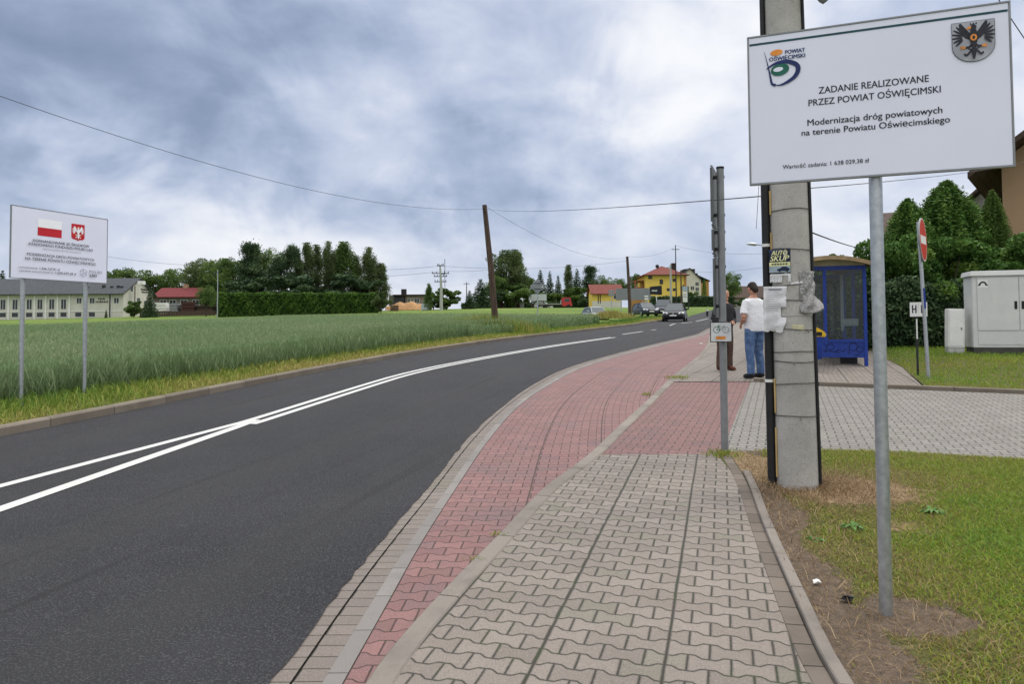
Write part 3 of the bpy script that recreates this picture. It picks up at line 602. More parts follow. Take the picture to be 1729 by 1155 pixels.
# ================================================================== CONCRETE POLE WITH ITS POSTERS
CPX, CPY = 2.325, 6.10; CPZ = g(CPX, CPY)
def pole_r(z): return .165-.0055*z
def concrete_pole():
    o = thing('concrete_pole', 'round concrete utility pole with black cable ducts and wire bands beside the pavement', 'utility pole', (CPX, CPY, CPZ)); o.rotation_euler = (0, math.radians(-.62), 0)
    m = MB(); m.rings([(0, 0, z, pole_r(z), pole_r(z)) for z in np.linspace(-.5, 8.6, 24)], 40, M_CONC); m.build('shaft', o, smooth=True)
    def wire(z, r=.0032, tilt=0, mat=None, k=None, name='band', w=0):
        R = pole_r(z)+.004; ph = random.uniform(0, 6); m = MB()
        pts = [(R*math.cos(a), R*math.sin(a), z+tilt*math.cos(a+ph)+.002*math.sin(3*a+ph)) for a in np.linspace(0, 2*PI, 41)]
        if w:
            for i in range(40): m.add([(pts[i][0], pts[i][1], z-w), (pts[i+1][0], pts[i+1][1], z-w), (pts[i+1][0], pts[i+1][1], z+w), (pts[i][0], pts[i][1], z+w)], [(0, 1, 2, 3)])
        else: m.tube(pts, r, 6)
        if k is not None: m.tube([(R*math.cos(k), R*math.sin(k), z), ((R+.02)*math.cos(k), (R+.02)*math.sin(k), z-.025)], .004, 5)
        m.build(name, o, mat or M_GALV2, smooth=True)
    for z, t_, k in ((.60, .004, -1.7), (.86, .010, None), (1.04, .005, -1.9), (1.12, .004, None), (1.30, .008, -1.2), (1.53, .006, None), (1.66, .008, -.5), (1.95, .012, None), (2.28, .004, None), (3.0, .004, None), (3.6, .004, None)): wire(z, .0035, t_, None, k)
    wire(2.78, w=.018, mat=M_WHITE); wire(1.42, w=.011, mat=M_STRAP)
    # duct at the left edge of the pole, thinner above
    th = math.radians(172); m = MB(); ex, ey = math.cos(th), math.sin(th)
    pp = lambda z, q: (ex*(pole_r(z)+q), ey*(pole_r(z)+q), z)
    m.tube([pp(z, .035) for z in np.linspace(-.2, 2.62, 12)], .034, 14); m.tube([pp(2.60, .036), pp(2.66, .034)], .039, 14); m.tube([pp(z, .022) for z in np.linspace(2.6, 6.5, 8)], .021, 12)
    d = m.build('cable_duct', o, M_CONDUIT, smooth=True)
    for z in (.88, 2.0): 
        m = MB(); m.tube([pp(z-.012, .036), pp(z+.012, .036)], .037, 14); m.build('strap', d, M_WHITE, smooth=True)
    th = math.radians(186); ex, ey = math.cos(th), math.sin(th)
    for a, b in ((.1, .5), (.62, .9), (1.75, 2.1), (2.25, 2.45), (2.55, 2.8)): m = MB(); m.tube([(ex*(pole_r(z)+.007), ey*(pole_r(z)+.007), z) for z in (a, b)], .008, 6); m.build('ground_strip', o, flat('bleached_strip', (.46, .33, .14), .7))
    th = math.radians(-30); ex, ey = math.cos(th), math.sin(th); m = MB(); m.tube([pp(z, .012) for z in np.linspace(-.2, 6.5, 14)], .013, 12); m.build('cable_duct', o, M_CONDUIT, smooth=True)
    # lamp bracket above, its lower edge shows at the top of the picture
    m = MB(); m.tube([(.10, -.05, 4.12), (.16, -.10, 4.08), (.26, -.16, 4.05)], .014, 8); l = m.build('bracket', o, M_DARK, smooth=True)
    m = MB(); m.M = Matrix.Translation((.235, -.19, 4.02)) @ Matrix.Rotation(math.radians(-38), 4, 'Y'); m.tube([(0, 0, -.075), (0, 0, -.045), (0, 0, .13)], [.030, .040, .036], 14, M_GREYP); m.tube([(0, 0, -.078), (0, 0, -.0755)], .027, 14, M_BLACK); m.build('camera_housing', o, smooth=True)
M_GALV2 = flat('rusty_wire', (.13, .12, .11), .6, .5, .3, 20); M_STRAP = flat('grey_tape', (.45, .44, .42), .6)
concrete_pole()
VD = Vector((2.325, 6.1, 0)).normalized()                   # from the camera to the pole
def wavy_sheet(name, label, cat, outline, z0, off, mat, amp=.004, n=22, curl=0, bendk=1.0, seed=0, prints=None):
    """thin paper hung on the pole; outline in metres (x across the view, z up) about the pole axis at height z0"""
    bm = bmesh.new(); bm.faces.new([bm.verts.new((x, 0, z)) for x, z in outline])
    for ax in (0, 2):
        lo, hi = min(v.co[ax] for v in bm.verts), max(v.co[ax] for v in bm.verts)
        for i in range(1, n):
            c = [0, 0, 0]; nn = [0, 0, 0]; c[ax] = lo+(hi-lo)*i/n; nn[ax] = 1
            bmesh.ops.bisect_plane(bm, geom=bm.verts[:]+bm.edges[:]+bm.faces[:], plane_co=c, plane_no=nn)
    zt = max(v.co.z for v in bm.verts); rnd = np.random.default_rng(seed); ph = rnd.uniform(0, 6, 6)
    def disp(x, z):
        xx = max(-.235, min(.15, x)); R = pole_r(z0+z)
        front = -math.sqrt(max(.0004, R*R-min(abs(xx), R*.98)**2)) if xx > -.06 else -math.sqrt(R*R-.0036)
        if xx <= -.06: front += (-.06-xx)*.10
        return front-off-amp*(math.sin(38*z+ph[0]+9*x)+.6*math.sin(71*z+ph[1]-22*x)+.5*math.sin(47*x+ph[2]))-curl*max(0, (zt-z-.2))**2
    for v in bm.verts: v.co.y = disp(v.co.x, v.co.z)
    bm.normal_update(); me = bpy.data.meshes.new(name); bm.to_mesh(me); bm.free(); me.materials.append(mat); me.polygons.foreach_set('use_smooth', [True]*len(me.polygons))
    o = bpy.data.objects.new(name, me); COL.objects.link(o); o.location = (CPX, CPY, CPZ+z0); o.rotation_euler = (0, 0, -math.atan2(VD.x, VD.y))
    md = o.modifiers.new('t', 'SOLIDIFY'); md.thickness = .0012; md.offset = 1
    tag(o, label, cat)
    for pn, pm in prints or ():
        for i, v in enumerate(pm.v): pm.v[i] = Vector((v.x, v.y+disp(v.x, v.z)-.0035, v.z))
        pm.build(pn, o)
    return o
def grid_print(mb, x0, x1, z0, z1, y, mat, nx=6, nz=6):
    for i in range(nx):
        for j in range(nz):
            a, b = x0+(x1-x0)*i/nx, x0+(x1-x0)*(i+1)/nx; c, d = z0+(z1-z0)*j/nz, z0+(z1-z0)*(j+1)/nz; mb.face2([(a, c), (b, c), (b, d), (a, d)], y, mat)
def posters():
    pap = flat('white_paper', (.66, .66, .68), .75, 0, .05, 14, .003, 30); navy = flat('poster_navy', (.008, .016, .05), .45); py = flat('poster_yellow', (.72, .72, .38), .5)
    # car purchase poster
    w0, w1, h = -.183, -.018, .098
    T = MB(); text(T, 'AUTO', w0+.018, w1-.028, .050, .036, -.0012, py, .03, .25); text(T, 'SKUP', w0+.008, w1-.018, .002, .042, -.0012, py, .03, .25)
    b = MB(); grid_print(b, w0+.002, w1-.002, -.040, -.008, -.0005, py, 8, 3); grid_print(b, w0+.002, w1-.002, -.092, -.041, -.0005, flat('poster_sky', (.32, .40, .46), .5), 8, 3)
    for i in range(6): grid_print(b, w0+.02+.021*i, w0+.036+.021*i, -.030, -.018, -.0014, M_INK, 1, 1)
    c = MB(); c.face2([(w0+.062, -.078), (w0+.155, -.078), (w0+.158, -.064), (w0+.145, -.055), (w0+.13, -.045), (w0+.10, -.045), (w0+.085, -.058), (w0+.062, -.064)], -.0016, navy)
    for dx in (.082, .138): c.face2(ell(w0+dx, -.078, .009, .009), -.0018, M_BLACK)
    wavy_sheet('poster', 'navy and yellow AUTO SKUP poster stuck on the concrete pole', 'poster', [(w0, -.098), (w1, -.098), (w1, h), (w0, h)], 1.855, .012, navy, .0012, 8, seed=1, prints=[('lettering', T), ('band', b), ('car_picture', c)])
    # tear off strip below the poster
    s = MB()
    for i in range(4): grid_print(s, -.165+.022*i, -.164+.022*i, -.032, .022, -.001, M_INK, 1, 2)
    o = wavy_sheet('tear_off_slips', 'row of small white tear-off slips under the navy poster on the concrete pole', 'paper slips', [(-.178, -.036), (-.160, -.028), (-.142, -.036), (-.122, -.03), (-.104, -.036), (-.085, -.033), (-.082, .02), (-.04, .02), (-.038, -.034), (-.018, -.036), (-.018, .034), (-.178, .034)], 1.715, .010, pap, .002, 10, seed=2, prints=[('print', s)])
    # big torn notice
    L = MB()
    grid_print(L, -.19, -.09, .165, .176, -.001, M_GREYINK, 6, 1)
    for i in range(17): 
        x1 = -.075 if i < 8 else -.115
        grid_print(L, -.212, x1-random.uniform(0, .04), .145-i*.0185, .148-i*.0185, -.001, flat('faint_print', (.33, .33, .36), .7), 10, 1)
    edge = [(-.23, .195), (-.05, .195), (-.055, .10), (-.056, .02), (-.10, .02), (-.098, -.05), (-.09, -.058), (-.058, -.062), (-.06, -.10), (-.08, -.14), (-.088, -.178), (-.105, -.186), (-.13, -.182), (-.147, -.166), (-.165, -.172), (-.185, -.164), (-.20, -.176), (-.232, -.172)]
    wavy_sheet('paper_notice', 'large torn white printed notice hanging on the concrete pole', 'notice', edge, 1.455, .014, pap, .0035, 26, seed=3, prints=[('print', L)])
    # yellowish label
    wavy_sheet('sticker', 'faded pale yellow strip label across the concrete pole', 'sticker', [(-.05, -.02), (.075, -.024), (.075, .018), (-.05, .022)], 1.318, .006, flat('faded_label', (.52, .49, .33), .7), .0012, 8, seed=4)
    wavy_sheet('tape_strip', 'narrow strip of white tape wrapped on the concrete pole', 'tape', [(-.045, -.006), (.07, .012), (.07, .030), (-.045, .010)], 1.66, .006, pap, .001, 8, seed=6)
    # crumpled sheet of plastic tied to the right side
    t = NT('dirty_plastic'); oo = t.obj(); nn = t.noise(oo, 55, 4, .7, 1.5); t.base(t.mix(t.sm(.35, .65, nn), (.24, .24, .25), (.55, .53, .52))); t.rough(.4); t.bump(nn, .02)
    m = MB(); V = []; nz, nx = 26, 14; rnd = np.random.default_rng(5)
    for i in range(nz+1):
        f = i/nz; z = .17-.33*f
        for j in range(nx+1):
            q = j/nx; a = math.radians(-74+q*60); fl = max(0, f-.55)/.45; R = pole_r(1.55)+.008+.009*math.sin(9*q+14*f)*(.4+f)+.0025*rnd.normal()+.05*fl*q
            V.append((R*math.sin(a+PI/2)*(1+.15*fl*q), -R*math.cos(a+PI/2)*1.0, z-.02*fl*math.sin(5*q)))
    m.add([(R_[0], R_[1], R_[2]) for R_ in V], [(i*(nx+1)+j, i*(nx+1)+j+1, (i+1)*(nx+1)+j+1, (i+1)*(nx+1)+j) for i in range(nz) for j in range(nx)], t.mat)
    o = m.build('plastic_sheet', None, smooth=True); o.location = (CPX, CPY, CPZ+1.60); o.rotation_euler = (0, 0, -math.atan2(VD.x, VD.y)); md = o.modifiers.new('t', 'SOLIDIFY'); md.thickness = .002
    tag(o, 'crumpled dirty plastic sheet tied round the right side of the concrete pole', 'plastic sheet')
posters()
# ================================================================== CYCLE ROUTE POST WITH TRAFFIC SIGNS SEEN FROM THE EDGE
M_PLATE = flat('dark_plate_back', (.13, .14, .145), .55, .2)
def bike_post():
    x, y = 2.10, 7.38; z = g(x, y); o = thing('sign_post', 'grey post with bicycle route plate and traffic signs seen edge-on above it', 'sign post', (x, y, z))
    m = MB(); m.tube([(0, 0, -.4), (0, 0, 2.86)], .036, 18); m.tube([(0, 0, 2.855), (0, 0, 2.875)], .039, 18, M_BLACK); m.build('pole', o, M_GREYP, smooth=True)
    def plate(name, zc, w, h, dx, rz, r=.03):
        m = MB(); m.M = Matrix.Translation((dx, .13, zc)) @ Matrix.Rotation(rz, 4, 'Z'); c = [(w/2-r+r*math.cos(a), h/2-r+r*math.sin(a)) for a in np.linspace(0, PI/2, 5)]
        poly = c+[(-x_, z_) for x_, z_ in c[::-1]]+[(-x_, -z_) for x_, z_ in c]+[(x_, -z_) for x_, z_ in c[::-1]]
        m.prism(poly, -.003, .003, M_PLATE); e = .012
        for s in (-1, 1): m.b2((s*w/2-.004, .003, -h/2+r), (s*w/2+.004, .016, h/2-r), M_PLATE)
        for s in (-1, 1): m.b2((-w/2+r, .003, s*(h/2-.004)-.004), (w/2-r, .016, s*(h/2-.004)+.004), M_PLATE)
        p = m.build(name, o)
        for s in (-.32, .32):
            c = MB(); c.b2((-.062, -.012, zc+s*h-.016), (.041, .040, zc+s*h+.016)); c.build('clamp', p, M_DARK, bevel=.004)
    rz = math.radians(68.6); plate('traffic_sign', 2.58, .48, .60, -.024, rz); plate('traffic_sign', 2.13, .44, .27, -.022, rz); plate('traffic_sign', 1.67, .36, .62, -.018, rz)
    pl = MB(); a = math.radians(-14); pl.M = Matrix.Translation((-.035, -.06, 1.215)) @ Matrix.Rotation(a, 4, 'Z')
    pl.b2((-.105, -.002, -.1), (.105, .002, .1), M_DARK); pl.b2((-.097, -.0045, -.092), (.097, -.0022, .092), flat('route_plate', (.60, .62, .63), .5)); p = pl.build('route_plate', o)
    b = MB(); b.M = pl.M.copy(); L = Lay(-.0048)
    for cx, mt in ((-.042, M_GREEN), (.046, M_GREYINK)): stroke(b, ell(cx, .022, .030, .030, n=20)+[(cx+.030, .022)], .0055, L(), mt)
    for q, mt in (([(-.042, .022), (-.012, .022), (.026, .055), (-.022, .052), (-.042, .022)], M_GREEN), ([(-.012, .022), (-.026, .062), (-.036, .063), (-.014, .063)], M_GREEN), ([(.046, .022), (.026, .055), (.022, .068), (.038, .070)], M_GREYINK)): stroke(b, q, .0055, L(), mt)
    b.face2([(-.05, -.072), (.042, -.072), (.042, -.042), (-.05, -.042)], L(), M_ORANGE); b.build('bicycle_pictogram', p)
    c = MB(); c.b2((-.06, -.055, 1.19), (.045, .04, 1.225)); c.build('clamp', o, M_DARK, bevel=.004)
bike_post()
# ================================================================== BUS SHELTER
def shelter():
    R0 = Vector((7.66, 16.05)); L0 = Vector((6.28, 16.45)); ang = math.atan2(L0.y-R0.y, L0.x-R0.x)+PI
    w = (L0-R0).length; ln = 3.0; z = g(7.3, 16.6)+.02
    o = thing('bus_shelter', 'blue framed glazed bus shelter with brown curved roof', 'bus shelter', (L0.x, L0.y, z), ang-0)
    H = 2.18; q = .07; fm = MB()
    for x in (0, w*.44, w): fm.b2((x-q/2, -q/2, -.05 if x != w*.44 else .45), (x+q/2, q/2, H))
    for x in (0, w): fm.b2((x-q/2, ln-q/2, -.05), (x+q/2, ln+q/2, H))
    fm.b2((w-q/2, ln/2-q/2, 0), (w+q/2, ln/2+q/2, H))
    for yy in (0, ln): 
        fm.b2((q/2, yy-q/2+.004, H-.09), (w-q/2, yy+q/2-.004, H-.002))
    fm.b2((w-q/2+.004, q/2, H-.09), (w+q/2-.004, ln-q/2, H-.002)); fm.b2((-q/2+.004, q/2, H-.09), (q/2-.004, ln-q/2, H-.002))
    fm.b2((q/2, -q/2+.004, .50), (w*.44-q/2, q/2-.004, .56)); fm.b2((w*.44+q/2, -q/2+.004, .50), (w-q/2, q/2-.004, .56)); fm.b2((w-q/2+.004, q/2, .50), (w+q/2-.004, ln-q/2, .56))
    fm.build('frame', o, M_BLUE, bevel=.006)
    lo = MB(); lo.b2((q/2, -.012, .17), (w-q/2, .012, .50)); lo = lo.build('kick_panel', o, M_BLUE)
    gr = MB(); ink = flat('spray_ink', (.004, .008, .05), .6)
    for pts in ([(.62, .28), (.66, .42), (.74, .46), (.80, .40), (.74, .34), (.68, .36)], [(.82, .30), (.90, .34), (.98, .30), (1.02, .36)], [(1.10, .24), (1.12, .46), (1.22, .48), (1.28, .40), (1.20, .32), (1.14, .34)], [(1.20, .22), (1.30, .24), (1.38, .34), (1.32, .42), (1.24, .36), (1.27, .29), (1.33, .31)], [(.55, .32), (.70, .31), (.9, .28)]):
        stroke(gr, curve(pts, 5), .016, -.0145-random.random()*.0015, ink)
    gr.build('graffiti', lo)
    for a, b in ((q/2, w*.44-q/2), (w*.44+q/2, w-q/2)):
        m = MB(); m.b2((a, -.004, .56), (b, .004, H-.09)); m.build('pane', o, M_GLASS)
    for a, b in ((q/2, ln/2-q/2), (ln/2+q/2, ln-q/2)):
        m = MB(); m.b2((w-.004, a, .56), (w+.004, b, H-.09)); m.build('pane', o, M_GLASS); m = MB(); m.b2((w-.012, a, .17), (w+.012, b, .50)); m.build('kick_panel', o, M_BLUE)
    m = MB(); m.b2((q/2, ln-.004, .56), (w-q/2, ln+.004, H-.09)); m.build('pane', o, M_GLASS)
    m = MB(); m.b2((w-.30, ln*.32, .75), (w-.29, ln*.46, H-.12), M_GREYP); m.b2((w-.42, .5, .86), (w-.06, .52, 1.02), M_GREYP); m.build('timetable_board', o)
    be = MB()
    for k in range(3): be.b2((w-.46+.13*k, .35, .44), (w-.35+.13*k, ln-.35, .47), M_WOOD)
    for yy in (.6, ln-.6): be.b2((w-.44, yy-.02, 0), (w-.08, yy+.02, .438), M_DARK)
    be.build('bench', o)
    rm = flat('roof_bitumen', (.11, .085, .055), .8, 0, .3, 4, dirt=((.22, .19, .13), .5)); r = MB(); n = 14; ov = .14
    xs = [-ov+(w+2*ov)*i/n for i in range(n+1)]; arc = [(x, H+.035+.16*(1-((x-w/2)/(w/2+ov))**2)) for x in xs]
    r.prism(arc+[(x, zz-.05) for x, zz in arc[::-1]], -.30, ln+.30, rm); r.build('roof', o)
    f = MB(); fb = flat('roof_edge_tan', (.30, .22, .12), .6)
    for yy in (-.306, ln+.3005): f.prism([(x, zz+.012) for x, zz in arc]+[(x, zz-.075) for x, zz in arc[::-1]], yy, yy+.0055, fb)
    f.build('roof_edge', o); 
    gb = MB(); gb.prism([(x, zz-.052) for x, zz in arc[1:-1]]+[(w+.02, H), (-.02, H)], -.03, -.02, flat('gable_cream', (.30, .27, .17), .6)); gb.build('gable_infill', o)
shelter()
def litter_bin():
    p = hit(1377, 629); o = thing('litter_bin', 'blue litter bin with a yellow lid on a thin leg beside the bus shelter', 'litter bin', (p.x-.02, p.y, p.z))
    m = MB(); m.tube([(.06, .1, -.1), (.06, .1, .86)], .022, 10); m.build('post', o, M_DARK, smooth=True)
    m = MB(); m.rings([(0, 0, .27, .13, .12), (0, 0, .30, .15, .135), (0, 0, .66, .17, .15), (0, 0, .72, .175, .155)], 20, None, 3.2); m.build('bin_body', o, M_BLUE, smooth=True)
    m = MB(); m.prism([(-.185, .715), (-.185, .80), (-.10, .90), (.02, .905), (.19, .80), (.19, .715)], -.165, .165); l = m.build('lid', o, M_YEL, bevel=.02)
    m = MB(); m.b2((-.10, -.1665, .74), (.10, -.1655, .82)); m.build('opening', l, M_BLACK)
litter_bin()
# ================================================================== NO ENTRY SIGN, HYDRANT MARKER
def no_entry():
    p = Vector((7.57, 13.5, g(7.57, 13.5))); o = thing('no_entry_sign', 'round red no-entry sign with white bar on a tilted galvanised pole', 'road sign', p); o.rotation_euler = (0, math.radians(-2.2), 0)
    m = MB(); m.tube([(0, 0, -.4), (0, 0, 2.9)], .033, 14); m.build('pole', o, M_GALV, smooth=True)
    M = Matrix.Translation((.045, -.045, 2.56)) @ Matrix.Rotation(math.radians(53), 4, 'Z')
    m = MB(); m.M = M; m.prism(ell(0, 0, .40, .40, n=48), 0, .022, M_SIGNBACK); d = m.build('disc', o, smooth=True)
    f = MB(); f.M = M; L = Lay(-.001); f.face2(ell(0, 0, .396, .396, n=48), L(), M_WHITE); f.face2(ell(0, 0, .380, .380, n=48), L(), flat('sign_red', (.50, .035, .02), .42, 0, .06)); f.face2([(-.30, -.075), (.30, -.075), (.30, .075), (-.30, .075)], L(), M_WHITE); f.build('sign_face', d)
    c = MB(); c.M = M; c.b2((-.07, .022, -.10), (.07, .075, .10)); c.build('clamp', o, M_GREYP, bevel=.006)
    b = MB(); b.b2((-.012, -.052, 1.32), (.014, -.034, 1.66)); b.tube([(0, -.04, 1.3), (0, -.04, 1.68)], .012, 8); b.build('blue_tag', o, M_BLUE)
no_entry()
def hydrant():
    p = hit(1550, 637); o = thing('hydrant_marker', 'small white hydrant marker with letter H on a thin black post', 'marker post', p)
    m = MB(); m.tube([(0, 0, -.2), (0, 0, 1.22)], .020, 10); m.build('post', o, M_DARK, smooth=True); m = MB(); m.tube([(-.012, -.03, .72), (-.012, -.03, 1.1)], .012, 8); m.build('tag', o, M_WHITE)
    zc = 1.28
    for s, a in ((-1, math.radians(-42)), (1, math.radians(34))):
        M = Matrix.Translation((0, -.08, zc)) @ Matrix.Rotation(math.radians(3 if s > 0 else -61), 4, 'Z')
        m = MB(); m.M = M; x0, x1 = (0.002, .17) if s > 0 else (-.17, -.002); m.b2((x0, -.003, -.135), (x1, .003, .135)); pl = m.build('plate', o, M_WHITE)
        t_ = MB(); t_.M = M; text(t_, 'H', x0+.05, x1-.04, -.07, .15, -.0042, M_INK, .03); t_.build('lettering', pl)
hydrant()
def cabinets():
    cg = flat('cabinet_grey', (.58, .585, .575), .5, 0, .04, 3, dirt=((.42, .41, .37), .25)); z = g(10.6, 17)
    o = thing('utility_cabinet', 'large pale grey two-door telecom cabinet on the grass before the hedge', 'cabinet', (10.52, 16.9, z), math.radians(-16)); w, d = 1.86, .62
    m = MB(); m.b2((.02, .02, -.3), (w-.02, d-.02, .17), flat('plinth_dark', (.07, .068, .06), .9)); m.build('plinth', o)
    m = MB(); m.b2((0, 0, .17), (w, d, 1.80)); b = m.build('body', o, cg, bevel=.012)
    m = MB(); m.box((w/2, d/2, 1.86), (w+.10, d+.10, .12), None, 0, (.97, .93)); m.build('lid', o, cg, bevel=.012)
    m = MB(); m.b2((.10, -.010, .24), (w-.10, -.0005, .54)); m.build('lower_panel', o, cg, bevel=.004)
    for a, bb, hx in ((.10, w/2-.008, w/2-.07), (w/2+.008, w-.10, w/2+.07)):
        m = MB(); m.b2((a, -.018, .56), (bb, -.0005, 1.76)); dr = m.build('door', o, cg, bevel=.005)
        m = MB(); m.b2((hx-.028, -.026, 1.04), (hx+.028, -.0185, 1.22)); m.build('handle', dr, M_BLACK, bevel=.004)
    s = MB(); L = Lay(-.0185); s.face2([(.12, 1.54), (.32, 1.54), (.32, 1.72), (.12, 1.72)], L(), M_WHITE); stroke(s, ell(.22, 1.60, .062, .062, n=12, t0=0, t1=PI), .038, L(), M_INK)
    for sg in (-1, 1): s.face2([(.22+sg*.075-.024, 1.58), (.22+sg*.075+.024, 1.58), (.22+sg*.075+.024, 1.61), (.22+sg*.075-.024, 1.61)], L(), M_INK)
    s.build('telephone_emblem', o)
    p = P(1612, 601, 17.2); o = thing('meter_box', 'narrow white slightly tilted meter box on the grass before the hedge', 'meter box', (p.x, 17.2, g(p.x, 17.2)), math.radians(-12)); o.rotation_euler = (0, math.radians(1.5), math.radians(-12))
    m = MB(); m.b2((-.17, -.11, -.3), (.17, .11, .16), flat('box_base', (.42, .41, .39), .8)); m.build('base', o)
    m = MB(); m.b2((-.175, -.12, .16), (.175, .12, 1.06)); m.build('body', o, M_WHITE, bevel=.012)
    m = MB(); m.b2((-.15, -.127, .2), (.15, -.1205, 1.02)); dr = m.build('door', o, M_WHITE, bevel=.004); m = MB(); m.box((.1, -.131, .6), (.03, .007, .06)); m.build('lock', dr, M_GREYP)
cabinets()
# small litter on the verge
def litter():
    p = hit(1380, 996); m = MB(); m.add([(-.022, -.01, .004), (0, -.016, .018), (.022, -.006, .006), (.018, .014, .016), (-.004, .02, .004), (-.02, .012, .017), (0, .002, .026)], [(0, 1, 6), (1, 2, 6), (2, 3, 6), (3, 4, 6), (4, 5, 6), (5, 0, 6), (5, 4, 3, 2, 1, 0)], M_WHITE); o = m.build('litter', None, loc=(p.x, p.y, p.z+.03)); tag(o, 'small white scrap of paper on bare soil near the lawn kerb', 'litter')
    p = hit(1430, 1025); m = MB(); rq = random.Random(8); pts_ = [(rq.uniform(-.035, .035), rq.uniform(-.025, .025), rq.uniform(.004, .035)) for _ in range(16)]; m.add(pts_, [tuple(rq.sample(range(16), 3)) for _ in range(34)], M_DARK); o = m.build('litter', None, loc=(p.x, p.y, p.z+.025)); tag(o, 'crumpled black scrap on bare soil beside the board pole', 'litter')
    p = hit(1184, 583); m = MB(); m.box((0, 0, .03), (.10, .07, .05), M_WHITE, .4, (.7, .8)); o = m.build('litter', None, bevel=.01, loc=(p.x, p.y, p.z+.02)); tag(o, 'white scrap lying by the kerb of the red bus bay', 'litter')
litter()
# ================================================================== PEOPLE
def hand(mb, w, d, n, s=1):
    """palm with five bent fingers; w wrist, d direction of the fingers, n back of the hand"""
    w, d, n = Vector(w), Vector(d).normalized(), Vector(n); n = (n-d*n.dot(d)).normalized(); a = d.cross(n)*s
    mb.tube([w, w+d*.03, w+d*.085], [.024, .036, .038], 10, ell=.5)
    for i, ln in enumerate((.068, .078, .072, .056)):
        b = w+d*.082+a*(.027-.018*i); mb.tube([b, b+d*ln*.45-n*.006, b+d*ln*.8-n*.024, b+d*ln*.9-n*.042], [.0088, .0084, .0076, .006], 8)
    b = w+d*.028+a*.030; mb.tube([b, b+d*.03+a*.022-n*.006, b+d*.058+a*.026-n*.014], [.011, .0098, .0075], 8)
def person(label, loc, rz, sh, skin, top, top_long, trousers, shoe, hair, arms, look=0, tilt=0, belly=1.0, legs=((.10, 0), (-.10, 0)), jacket=0):
    o = thing('person', label, 'person', loc, rz); k = sh/1.78
    V = lambda *a: tuple(q*k for q in a)
    def limb(mb, pts, rs, n=12): mb.tube([V(*p) for p in pts], [r*k for r in rs], n)
    hipz, shz = .93, 1.45; b = MB()
    def torso(mb, e, z0=.86, z1=1.52):
        rs = [(.86, .165, .115), (.93, .172, .125), (1.02, .160*belly, .122*belly), (1.12, .163*belly, .125*belly), (1.25, .178, .125), (1.36, .190, .118), (1.43, .180, .100), (1.475, .12, .08), (1.52, .066, .062)]
        q = [(0, .0-.02*math.sin((z-.9)*3), z, x+e, y+e) for z, x, y in rs if z0-.001 <= z <= z1+.001]
        mb.rings([V(*r) for r in q], 20, None, 2.4)
    torso(b, -.012); limb(b, [(0, .0, 1.46), (0, -.012, 1.56)], [.062, .056])
    hc = Vector((0, -.03, 1.655)); M = Matrix.Translation(Vector(V(*hc))) @ Matrix.Rotation(look, 4, 'Z') @ Matrix.Rotation(tilt, 4, 'X'); b.M = M
    b.rings([(0, .0, z*k, x*k, y*k) for z, x, y in ((-.115, .045, .055), (-.095, .058, .075), (-.05, .070, .090), (0, .076, .098), (.05, .076, .100), (.09, .062, .082), (.115, .030, .04))], 18, None, 2.2)
    b.tube([V(0, -.095, .02), V(0, -.116, -.022), V(0, -.100, -.034)], [.010*k, .017*k, .012*k], 8); b.tube([V(-.022, -.093, -.062), V(.022, -.093, -.062)], .009*k, 6); b.ball(V(0, -.082, -.10), .026*k)
    for e in (-1, 1): b.ball(V(e*.079, .008, -.005), (.012*k, .022*k, .032*k)); b.ball(V(e*.032, -.088, .018), (.014*k, .009*k, .008*k)); b.tube([V(e*.05, -.086, .036), V(e*.014, -.095, .034)], .006*k, 6)
    b.M = Matrix()
    lp = []
    for i, e in enumerate((-1, 1)):
        fx, fy = legs[i]; pts = [(e*.088, 0, .90), (e*.093+fx*.3, fy*.35-.012, .70), (e*.095+fx*.55, fy*.6-.02, .50), (e*.095+fx*.8, fy*.85+.008, .28), (e*.095+fx, fy+.012, .09)]; lp.append(pts)
        limb(b, pts, [.085, .078, .055, .052, .038]); fx0, fy0 = pts[-1][0], pts[-1][1]; b.tube([V(fx0, fy0+.04, .045), V(fx0, fy0-.06, .04), V(fx0, fy0-.17, .025)], [.034*k, .036*k, .024*k], 10)
        sh_, el, wr, hd, nb = arms[i]; limb(b, [(e*.185, 0, 1.415), sh_, el], [.055, .050, .041]); limb(b, [el, tuple((Vector(el)*.6+Vector(wr)*.4)), wr], [.041, .041, .027]); hand(b, V(*wr), hd, nb, -e)
    fuse(b, 'person_body', skin, o, .0075, 4)
    t_ = MB(); torso(t_, .016, .86 if not jacket else .86, 1.475)
    if jacket: t_.rings([V(0, 0, z, .188, .138) for z in (.80, .9, 1.0)], 20, None, 2.4)
    for i, e in enumerate((-1, 1)):
        sh_, el, wr, _, _ = arms[i]; m_ = Vector(sh_)*.45+Vector(el)*.55
        if top_long: t_.tube([V(e*.165, 0, 1.425), V(*sh_), V(*el)], [.072*k, .066*k, .058*k], 12); t_.tube([V(*el), V(*wr)], [.058*k, .046*k], 12)
        else: t_.tube([V(e*.165, 0, 1.425), V(*sh_), V(*m_)], [.074*k, .072*k, .074*k], 12)
    fuse(t_, 'jacket' if jacket else 'shirt', top, o, .012, 5)
    t_ = MB(); t_.rings([V(0, 0, z, x, y) for z, x, y in ((.84, .176, .130), (.92, .178, .132), (.985, .168, .126))], 20, None, 2.4)
    for pts in lp: limb(t_, pts[:-1]+[(pts[-1][0], pts[-1][1]+.002, .075)], [.108, .100, .082, .074, .072], 14)
    fuse(t_, 'trousers', trousers, o, .012, 5)
